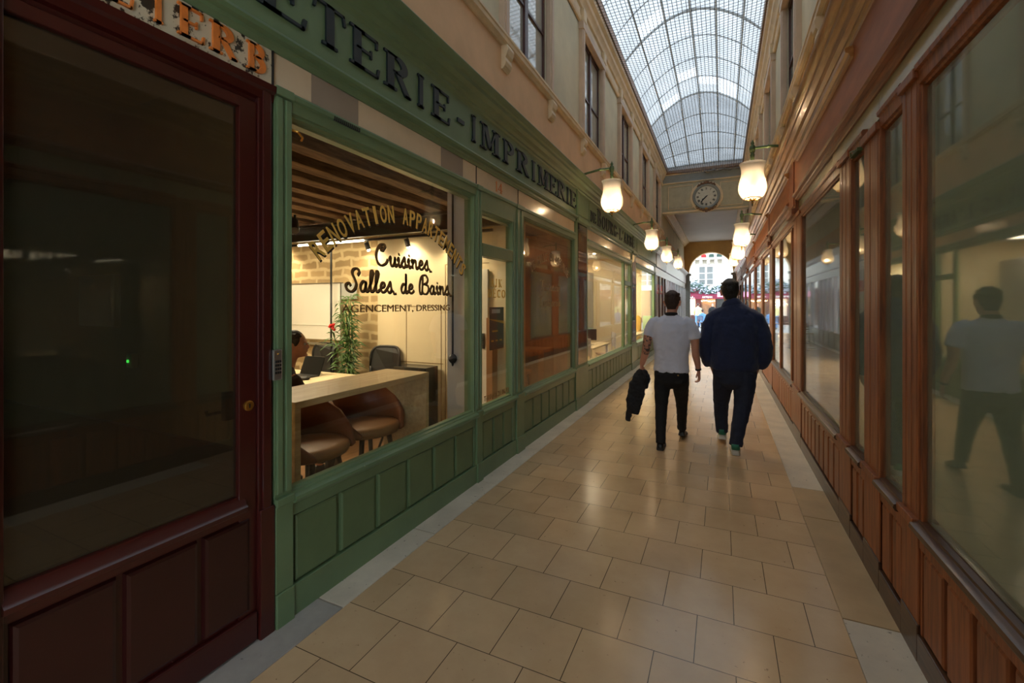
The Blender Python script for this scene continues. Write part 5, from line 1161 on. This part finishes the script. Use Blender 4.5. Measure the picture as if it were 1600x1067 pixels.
L_arm = [(-.19, 0, 1.40, .05, .055), (-.242, -.01, 1.29, .052, .056), (-.262, -.015, 1.19, .048, .053), (-.275, -.01, 1.10, .043, .047), (-.292, .015, 1.02, .045, .046), (-.318, .045, .95, .037, .038), (-.338, .07, .885, .028, .027)]
loft(b, L_arm); hand_(b, (-.340, .075, .875), (-.05, .12, -1), (.3, 1, .1), (1, -.2, -.1), 1.15)
for lg in (L1, R1): loft(b, [(x, y, z, ra*.62, rb*.62) for x, y, z, ra, rb in lg])
bd = voxel(obj('body', b.xform(F1), 'skin', p1, label='bare tanned forearms, neck and hands'), .0055, 5)
eyes(hc, -.10, 1.05, F1, p1)
m = MB(); loft(m, [(-.242, -.01, 1.29, .0548, .0588), (-.262, -.015, 1.19, .0508, .0558), (-.275, -.01, 1.10, .0456, .0496), (-.290, .012, 1.03, .046, .047)])
voxel(obj('tattoo', m.xform(F1), 'tattoo', p1, label='dark tattoo around the left arm'), .006, 3)
hm = hair(hc, -.10, 1.06, .008, 1); voxel(obj('hair', hm.xform(F1), 'hair', p1), .0048, 2, (.008, .012))
m = MB()
loft(m, [(0, 0, .835, .192, .125), (0, -.005, .86, .196, .130), (0, -.005, .95, .188, .125), (0, -.005, 1.06, .190, .125), (0, 0, 1.20, .207, .130), (0, 0, 1.31, .222, .132), (0, -.003, 1.39, .212, .118), (0, -.005, 1.435, .165, .095), (0, -.005, 1.468, .100, .078), (0, -.004, 1.492, .068, .066)], 28)
for sx in (-1, 1):
    loft(m, [(.13*sx, 0, 1.41, .07, .075), (.19*sx, 0, 1.385, .073, .078), (.222*sx, -.003, 1.33, .068, .073), (.242*sx, -.006, 1.27, .067, .070), (.252*sx, -.008, 1.215 if sx > 0 else 1.235, .068, .069)], 18)
voxel(obj('t_shirt', m.xform(F1), 'tshirt', p1), .009, 6, (.016, .09))
m = MB(); loft(m, [(.0, -.01, 1.470, .074, .074), (.0, -.008, 1.492, .070, .071), (.0, -.006, 1.505, .067, .069)]); obj('neck_strap', m.xform(F1), 'blackcloth', p1, smooth=True, label='black strap around the neck')
m = MB(); loft(m, [(.2795, .094, .875, .0325, .0315), (.282, .099, .857, .0325, .0315)]); obj('wristband', m.xform(F1), 'blackplastic', p1, smooth=True)
m = MB()
loft(m, [(0, 0, .90, .165, .112), (0, -.005, .85, .183, .125), (0, -.01, .80, .190, .13), (0, -.01, .72, .185, .125), (0, -.0, .66, .10, .09)], 24)
loft(m, [(-.088, -.01, .80, .098, .115), (-.094, -.02, .68, .092, .105), (-.100, -.045, .55, .078, .088), (-.100, -.075, .45, .066, .074), (-.098, -.13, .32, .062, .066), (-.094, -.19, .20, .055, .058), (-.090, -.225, .10, .054, .058), (-.09, -.235, .065, .054, .060)], 18)
loft(m, [(.090, -.01, .80, .098, .115), (.096, .03, .68, .092, .104), (.100, .09, .56, .078, .086), (.100, .145, .46, .066, .074), (.098, .20, .33, .060, .064), (.094, .25, .20, .054, .056), (.092, .28, .12, .052, .056)], 18)
voxel(obj('trousers', m.xform(F1), 'blackcloth', p1), .008, 4, (.012, .05))
obj('belt_rivet', MB().sphere((.085, -.140, .815), .008, 8, 6).xform(F1), 'brass', p1, smooth=True)
for hl, te in (((-.09, -.285, .002), (-.10, -.02, .002)), ((.092, .245, .045), (.10, .50, .005))):
    obj('shoe', shoe(MB(), hl, te).xform(F1), 'shoeblack', p1, smooth=True)
    obj('shoe_sole', sole(hl, te).xform(lambda p: F1(p)+Vector((0, 0, 0))), 'blackplastic', p1)

# the jacket hanging from his hand
F1J = frame((-.525+-.40, 5.42+.08, .02))
m = MB()
loft(m, [(.055, .01, .815, .020, .05), (.05, .01, .78, .045, .065), (.04, 0, .72, .075, .075), (.01, 0, .62, .095, .075), (-.01, 0, .52, .10, .07), (-.03, -.01, .42, .095, .06), (-.05, -.01, .34, .075, .05), (-.06, -.01, .28, .05, .035)], 20)
loft(m, [(-.03, .02, .60, .05, .05), (-.06, .02, .45, .055, .045), (-.085, .015, .32, .045, .04), (-.10, .01, .22, .035, .03), (-.105, .0, .175, .03, .025)], 12)
loft(m, [(.05, -.02, .68, .05, .05), (.045, -.03, .52, .05, .04), (.01, -.02, .38, .04, .035), (-.01, -.02, .27, .035, .03)], 12)
loft(m, [(.09, .02, .80, .018, .02), (.115, .03, .74, .035, .03), (.12, .03, .66, .03, .03), (.10, .02, .58, .02, .02)], 12)
jk = voxel(obj('jacket', m.xform(F1J), 'charcoal', label='dark charcoal jacket bundled and hanging from the left hand of the man in white', cat='jacket'), .008, 3, (.035, .06))

# man in the navy jacket ----------------------------------------------------------
L2 = [(-.100, -.01, .84, .118, .140), (-.112, .03, .72, .110, .125), (-.125, .08, .60, .096, .105), (-.130, .12, .50, .084, .090), (-.135, .15, .38, .076, .080), (-.132, .17, .26, .070, .073), (-.125, .175, .16, .066, .070), (-.122, .175, .115, .064, .070)]
R2 = [(.102, -.01, .84, .118, .140), (.100, -.03, .72, .112, .128), (.090, -.05, .60, .100, .108), (.078, -.08, .50, .088, .094), (.058, -.12, .38, .080, .084), (.035, -.16, .26, .072, .076), (.015, -.19, .14, .068, .072), (.010, -.20, .085, .066, .074)]
F2 = frame((.125, 5.57, 0))
p2 = empty('person', (.125, 5.57, 0), 'tall broad man walking away in a navy jacket, hands in his trouser pockets', 'person')
hc = (-.045, .03, 1.742)
b = MB(); head(b, hc, .12, 1.12)
loft(b, [(-.02, -.01, 1.50, .10, .08), (-.03, 0, 1.58, .068, .068), (-.04, .01, 1.66, .064, .068), (-.045, .02, 1.70, .06, .065)])
loft(b, [(0, 0, .85, .17, .12), (0, 0, 1.05, .17, .12), (0, 0, 1.3, .19, .12), (0, 0, 1.48, .17, .10), (0, 0, 1.55, .09, .07)], 20)
for sx in (-1, 1):
    loft(b, [(.20*sx, 0, 1.50, .05, .05), (.29*sx, -.01, 1.30, .045, .045), (.31*sx, -.02, 1.13, .04, .04), (.28*sx, .03, .98, .034, .034), (.235*sx, .08, .90, .026, .026)])
    hand_(b, (.232*sx, .085, .895), (-.25*sx, .2, -1), (-.2*sx, 1, .1), (-sx, -.1, 0), .35)
for lg in (L2, R2): loft(b, [(x, y, z, ra*.62, rb*.62) for x, y, z, ra, rb in lg])
voxel(obj('body', b.xform(F2), 'skin', p2), .006, 5)
eyes(hc, .12, 1.12, F2, p2)
voxel(obj('hair', hair(hc, .12, 1.16, .002, 1).xform(F2), 'hairblack', p2), .005, 2, (.006, .02))
m = MB()
loft(m, [(-.005, 0, .885, .245, .165), (-.005, -.005, .93, .250, .17), (0, -.01, 1.05, .25, .17), (0, -.01, 1.20, .255, .170), (0, -.01, 1.34, .262, .165), (0, -.01, 1.44, .255, .150), (-.005, -.01, 1.50, .205, .125), (-.012, -.01, 1.555, .158, .112), (-.02, -.008, 1.592, .118, .096), (-.028, -.0, 1.622, .094, .088)], 28)
for sx in (-1, 1):
    loft(m, [(.08*sx, 0, 1.50, .085, .095), (.165*sx, 0, 1.475, .085, .095), (.225*sx, -.005, 1.435, .080, .092), (.258*sx, -.01, 1.36, .076, .088), (.282*sx, -.02, 1.25, .074, .084), (.305*sx, -.03, 1.14, .068, .078), (.305*sx, -.015, 1.05, .064, .074), (.285*sx, .02, .97, .060, .066), (.256*sx, .05, .915, .056, .058)], 18)
voxel(obj('jacket', m.xform(F2), 'navy', p2), .010, 12, (.024, .10))
m = MB(); loft(m, [(-.022, -.012, 1.580, .112, .100), (-.028, -.006, 1.608, .106, .100), (-.032, .0, 1.628, .094, .092), (-.032, .002, 1.622, .080, .082)], 20); voxel(obj('collar', m.xform(F2), 'navy', p2, label='turned-down navy collar'), .006, 2)
m = MB()
loft(m, [(0, 0, .98, .20, .14), (0, -.005, .90, .222, .155), (0, -.01, .82, .222, .155), (0, -.01, .74, .205, .15), (0, 0, .68, .11, .10)], 24)
loft(m, [(-.100, -.01, .84, .118, .140), (-.112, .03, .72, .110, .125), (-.125, .08, .60, .096, .105), (-.130, .12, .50, .084, .090), (-.135, .15, .38, .076, .080), (-.132, .17, .26, .070, .073), (-.125, .175, .16, .066, .070), (-.122, .175, .115, .064, .070)], 18)
loft(m, [(.102, -.01, .84, .118, .140), (.100, -.03, .72, .112, .128), (.090, -.05, .60, .100, .108), (.078, -.08, .50, .088, .094), (.058, -.12, .38, .080, .084), (.035, -.16, .26, .072, .076), (.015, -.19, .14, .068, .072), (.010, -.20, .085, .066, .074)], 18)
voxel(obj('trousers', m.xform(F2), 'navytr', p2), .009, 4, (.016, .06))
for hl, te in (((-.122, .115, .055), (-.130, .375, .012)), ((.008, -.26, .004), (.005, .02, .004))):
    sh = obj('shoe', shoe(MB(), hl, te, 1.06).xform(F2), 'shoewhite', p2, smooth=True, label='white trainer with a green heel')
    obj('shoe_sole', sole(hl, te, 1.06).xform(F2), 'shoewhite', sh)
    d = (Vector(te)-Vector(hl)).normalized(); g = MB(); h0 = Vector(hl)+d*.012
    loft(g, [(h0.x, h0.y+.01, h0.z+.050, .041, .034), (h0.x, h0.y+.015, h0.z+.085, .044, .042), (h0.x, h0.y+.02, h0.z+.105, .046, .046)], 14); obj('heel_tab', g.xform(F2), 'shoegreen', sh, smooth=True, label='green heel')

# man seated at the table inside the shop -----------------------------------------
F3 = frame((-3.47, 2.62, .01), -.35)
p3 = empty('person', (-3.47, 2.62, .01), 'short-haired man in a dark sweater sitting at the table inside the lettered shop', 'person')
hc = (0, .16, 1.235); b = MB(); head(b, hc, -.55, 1.0)
loft(b, [(0, .08, 1.03, .08, .07), (0, .11, 1.10, .058, .06), (0, .14, 1.18, .054, .058)])
loft(b, [(0, 0, .50, .15, .11), (0, .0, .7, .14, .10), (0, .03, .9, .17, .10), (0, .06, 1.02, .14, .08), (0, .08, 1.06, .07, .06)], 18)
for sx in (-1, 1):
    loft(b, [(.19*sx, .05, .99, .05, .05), (.23*sx, .12, .86, .045, .045), (.22*sx, .22, .79, .04, .04), (.12*sx, .45, .78, .028, .028)])
    hand_(b, (.115*sx, .46, .78), (-.1*sx, 1, 0), (-sx, 0, .1), (0, 0, -1), .5)
    loft(b, [(.1*sx, 0, .54, .07, .07), (.12*sx, .38, .52, .06, .06), (.12*sx, .44, .45, .05, .05), (.12*sx, .42, .08, .035, .035)])
voxel(obj('body', b.xform(F3), 'skin', p3), .007, 4); eyes(hc, -.55, 1, F3, p3)
voxel(obj('hair', hair(hc, -.55, .99, .006).xform(F3), 'hairblack', p3), .006, 2, (.006, .012))
m = MB(); loft(m, [(0, 0, .52, .19, .14), (0, 0, .7, .18, .13), (0, .03, .88, .205, .13), (0, .05, .97, .20, .115), (0, .07, 1.03, .13, .09), (0, .085, 1.065, .075, .07)], 22)
for sx in (-1, 1): loft(m, [(.15*sx, .05, .98, .07, .07), (.215*sx, .07, .94, .068, .068), (.245*sx, .13, .84, .06, .06), (.23*sx, .23, .79, .054, .054), (.13*sx, .44, .79, .04, .04)])
voxel(obj('sweater', m.xform(F3), 'blackcloth', p3), .009, 4, (.012, .06))
m = MB()
for sx in (-1, 1): loft(m, [(.09*sx, -.02, .56, .10, .09), (.12*sx, .2, .55, .09, .085), (.12*sx, .40, .52, .075, .075), (.12*sx, .46, .42, .07, .07), (.12*sx, .43, .10, .055, .055)])
voxel(obj('trousers', m.xform(F3), 'charcoal', p3), .010, 4)
for sx in (-1, 1): obj('shoe', shoe(MB(), (.12*sx, .36, .005), (.12*sx, .62, .005)).xform(F3), 'shoeblack', p3, smooth=True)

# ---------------------------------------------------------------- street beyond the arch
obj('floor_street', mbx(-14, 14, 29.5, 42, -.14, -.01), 'pavement', label='pale street paving outside the arch', cat='pavement', kind='structure')
hb = empty('building', (-1, 42, 0), 'cream apartment building across the street with white casements and a balcony', 'building')
obj('wall', mbx(-9, 6, 42, 42.5, 2.9, 16), 'facade', hb); obj('ground_floor', mbx(-9, 6, 42.15, 42.6, -.1, 2.9), 'darkred', hb)
def casement(x0, x1, z0, z1):
    f = obj('window', MB().box(x0-.08, x1+.08, 41.94, 42.0, z0-.06, z0).box(x0-.06, x0, 41.95, 42, z0, z1).box(x1, x1+.06, 41.95, 42, z0, z1).box(x0-.06, x1+.06, 41.95, 42, z1, z1+.08).box((x0+x1)/2-.07, (x0+x1)/2+.07, 41.95, 42, z0, z1).box(x0, x1, 41.96, 42, z0+(z1-z0)*.62, z0+(z1-z0)*.66).box(x0, x1, 41.96, 42, z0+(z1-z0)*.26, z0+(z1-z0)*.29), 'white', hb)
    obj('pane', mbx(x0, x1, 41.985, 41.998, z0, z1), 'curtain2', f)
    obj('railing', MB().box(x0-.04, x1+.04, 41.86, 41.89, z0+.42, z0+.45), 'iron', f)
casement(-1.78, -.70, 3.35, 4.86); casement(-4.6, -3.5, 3.35, 4.86); casement(1.5, 2.6, 3.35, 4.86); casement(-1.78, -.7, 6.2, 8.0); casement(-4.6, -3.5, 6.2, 8.0)
bal = obj('balcony', mbx(-3.1, .25, 41.2, 42, 5.42, 5.58), 'facade', hb, bevel=.02)
for i in range(6): obj('bracket', mbx(-2.9+i*.58, -2.66+i*.58, 41.4, 42, 5.08, 5.42), 'facade', hb, bevel=.03)
m = MB().box(-3.1, .25, 41.22, 41.25, 6.3, 6.34)
for i in range(30): m.box(-3.1+i*.115, -3.085+i*.115, 41.22, 41.245, 5.58, 6.3)
obj('balcony_railing', m, 'navytr', hb)
for i in range(5): obj('flower_box', MB().box(-2.8+i*.6, -2.4+i*.6, 41.28, 41.45, 5.58, 5.72).sphere((-2.6+i*.6, 41.36, 5.78), .16, 8, 6, (1.3, .6, .7)), 'redflower' if i == 2 else 'foliage', hb, label='flower box with red blooms' if i == 2 else None)
aw = empty('awning', (-2, 41, 2.1), 'burgundy cafe awning with white capitals across the street', 'awning')
def slope(x0, x1, za, zb, ya, yb): return MB().rings([[(x0, ya, za), (x1, ya, za), (x1, ya, za-.03), (x0, ya, za-.03)], [(x0, yb, zb), (x1, yb, zb), (x1, yb, zb-.03), (x0, yb, zb-.03)]])
obj('canopy', slope(-7.0, .35, 2.38, 3.0, 40.4, 42), 'awning', aw); obj('valance', mbx(-7, .35, 40.38, 40.4, 2.08, 2.38), 'awning', aw)
obj('lettering', MB().add(*(lambda a: (a.v, a.f))(bfit('ROYAL', -3.55, -2.05, 2.15, 2.31, bold=.02).xform(lambda p: Vector((p.x, 40.375-p.z, p.y))))).add(*(lambda a: (a.v, a.f))(bfit('ARTISAN', -1.5, -.72, 2.15, 2.31, bold=.02).xform(lambda p: Vector((p.x, 40.375-p.z, p.y))))), 'white', aw)
obj('pink_panel', mbx(-.35, .38, 40.34, 40.376, 2.22, 2.62), 'pinkcloth', aw)
random.seed(31); m1, m2 = MB(), MB()
for i in range(1500):
    x = random.uniform(-3.3, .6); z = 3.05+.28*math.sin(x*2.1)+random.gauss(0, .14)-(random.random() < .25)*random.uniform(0, .55); y = 40.9+random.uniform(-.35, .35); r_ = random.uniform(.05, .12)
    a = random.uniform(0, PI); d = Vector((math.cos(a), random.uniform(-.5, .5), math.sin(a)-.6)).normalized()*r_*1.5; s_ = Vector((0, 1, 0)).cross(d).normalized()*r_*.5; p = Vector((x, y, z))
    (m1 if random.random() < .55 else m2).add([p-d, p+s_, p+d, p-s_, p+Vector((0, -.03, 0))], [(0, 1, 4), (1, 2, 4), (2, 3, 4), (3, 0, 4)])
gl = empty('garland', (-1.3, 40.9, 2.9), 'thick hanging garland of blue-green leaves and pale blossoms above the burgundy awning', 'garland')
obj('foliage', m1, 'foliage', gl, kind=None); obj('blossom', m2, 'paleflower', gl)
cf = hb
obj('doorway', mbx(-1.6, -.5, 42.05, 42.2, 0, 2.15), 'walnut', cf); obj('window', mbx(-3.1, -2.1, 42.08, 42.16, .7, 2.1), 'facade', cf); obj('pier', mbx(-2.1, -1.65, 41.98, 42.2, 0, 2.2), 'darkred', cf); obj('pier', mbx(-3.6, -3.1, 41.98, 42.2, 0, 2.2), 'darkred', cf); obj('window', mbx(-.4, .6, 42.05, 42.16, .5, 2.1), 'darkglass', cf)
for i in range(7): obj('string_bulb', MB().sphere((-1.55+i*.16, 41.8, 1.92+.04*math.sin(i)), .04, 8, 6), 'bulb', label='warm bulb in the string over the cafe doorway', cat='bulb', group='string of bulbs over the cafe doorway')
ln = obj('lantern', MB().lathe([(.03, 0), (.11, .05), (.13, .3), (.05, .4), (0, .42)], (-2.6, 41.7, 1.5), 12).tube([(-2.6, 41.7, 1.9), (-2.6, 42.0, 2.02)], .012), 'spotbulb', label='bright lantern in front of the cafe window', cat='lantern')
# neighbouring buildings keep the street a street
obj('building', mbx(-14, -9, 42, 43, -.1, 15), 'facade', label='pale building farther left along the street', cat='building'); obj('building', mbx(6, 14, 42, 43, -.1, 15), 'facade', label='pale building farther right along the street', cat='building')
def bistro_chair():
    r = empty('bistro_chair', (0, 0, 0)); m = MB()
    obj('seat', mbx(-.19, .19, -.19, .19, .44, .46), 'walnut', r, bevel=.008)
    obj('backrest', MB().tube([(-.17, -.19, .46), (-.17, -.23, .82), (-.10, -.245, .88), (.10, -.245, .88), (.17, -.23, .82), (.17, -.19, .46)], .013, 6), 'black', r)
    for z in (.60, .70, .79): obj('back_slat', mbx(-.165, .165, -.235, -.22, z, z+.05), 'walnut', r)
    for sx in (-1, 1):
        for sy in (-1, 1): obj('leg', MB().tube([(.17*sx, .17*sy, .44), (.20*sx, .20*sy, 0)], .011, 6), 'black', r)
    return r
bc = bistro_chair(); bc.location = (-1.42, 21.2, 0); bc.rotation_euler = (0, 0, .5); setp(bc, 'dark bistro chair by the left wall inside the passage, mirrored in the right-hand glass', 'chair', 'bistro chairs')
for x, y, a, lb in ((-1.50, 23.0, 2.7, 'dark bistro chair across the little table from the first, left wall'), (-1.35, 31.7, .3, 'bistro chair just outside the arch, left of the gap between the two men'), (-.25, 32.6, -1.2, 'bistro chair outside the arch, nearest the gap centre'), (-2.2, 33.5, 1.8, 'bistro chair outside the arch, far left'), (.3, 31.8, -2, 'bistro chair outside the arch, right side')):
    dup(bc, (x, y, 0 if y < 29 else -.01), a, lb)
def bistro_table(x, y, z, lb):
    r = empty('bistro_table', (x, y, z), lb, 'table'); obj('top', MB().lathe([(0, .72), (.30, .72), (.305, .74), (0, .745)], (x, y, z), 24), 'darkglass', r); obj('stem', MB().tube([(x, y, z+.72), (x, y, z+.02)], .02, 8), 'black', r); obj('foot', MB().lathe([(0, 0), (.2, 0), (.2, .015), (.03, .05), (0, .05)], (x, y, z), 16), 'black', r)
bistro_table(-1.5, 22.1, 0, 'small round bistro table against the left wall inside the passage'); bistro_table(-.62, 31.4, -.01, 'small round bistro table just outside the arch')
obj('green_crate', mbx(.1, .7, 30.6, 31.1, -.01, .85), 'greencrate', label='bright green bin outside the right side of the arch, seen in the right-hand glass', cat='bin', bevel=.03)
def figure(base, rz, top, legs, hairm, lb, sit=False):
    F = frame(base, rz); r = empty('person', base, lb, 'person'); dz = -.42 if sit else 0
    hc = (0, .0, 1.60+dz); b = MB(); head(b, hc, 0)
    loft(b, [(0, 0, 1.40+dz, .07, .07), (0, 0, 1.52+dz, .055, .06)]); loft(b, [(0, 0, .85+dz, .14, .1), (0, 0, 1.3+dz, .16, .1), (0, 0, 1.43+dz, .08, .07)])
    for sx in (-1, 1):
        loft(b, [(.18*sx, 0, 1.38+dz, .045, .045), (.24*sx, .02, 1.1+dz, .04, .04), (.22*sx, .16, .92+dz, .028, .028)]); hand_(b, (.22*sx, .165, .915+dz), (0, .6, -.6), (-sx, 0, .1), (0, -.5, -.5), .5)
    voxel(obj('body', b.xform(F), 'skin', r), .010, 3); voxel(obj('hair', hair(hc, 0, 1, .01).xform(F), hairm, r), .009, 1)
    m = MB(); loft(m, [(0, 0, .82+dz, .18, .13), (0, 0, 1.1+dz, .18, .12), (0, 0, 1.33+dz, .20, .12), (0, 0, 1.43+dz, .12, .09), (0, 0, 1.47+dz, .07, .07)])
    for sx in (-1, 1): loft(m, [(.15*sx, 0, 1.37+dz, .07, .07), (.22*sx, 0, 1.25+dz, .06, .06), (.25*sx, .02, 1.1+dz, .055, .055), (.225*sx, .14, .94+dz, .045, .045)])
    voxel(obj('coat', m.xform(F), top, r), .012, 3)
    m = MB()
    for sx in (-1, 1):
        if sit: loft(m, [(.09*sx, 0, .50, .10, .1), (.11*sx, .38, .50, .075, .075), (.11*sx, .44, .42, .065, .065), (.11*sx, .42, .08, .05, .05)])
        else: loft(m, [(.09*sx, 0, .86, .10, .12), (.1*sx, .05*sx, .48, .075, .08), (.1*sx, .12*sx, .08, .055, .055)])
    voxel(obj('trousers', m.xform(F), legs, r), .012, 3)
    for sx in (-1, 1):
        y = .36 if sit else .12*sx-.07
        obj('shoe', shoe(MB(), (.105*sx, y, .003), (.11*sx, y+.26, .003)).xform(F), 'shoeblack', r, smooth=True)
figure((-1.2, 33.0, -.01), .4, 'blueclothes', 'navytr', 'hair', 'person in light blue sitting outside the arch, seen left of the navy jacket', sit=True)
figure((-1.55, 34.5, -.01), 0, 'yellowclothes', 'blueclothes', 'hair', 'person in a pale yellow coat standing in the street beyond the arch')
figure((-.62, 36.0, -.01), PI, 'blackcloth', 'blackcloth', 'hairblack', 'dark-clothed person standing in front of the cafe doorway')
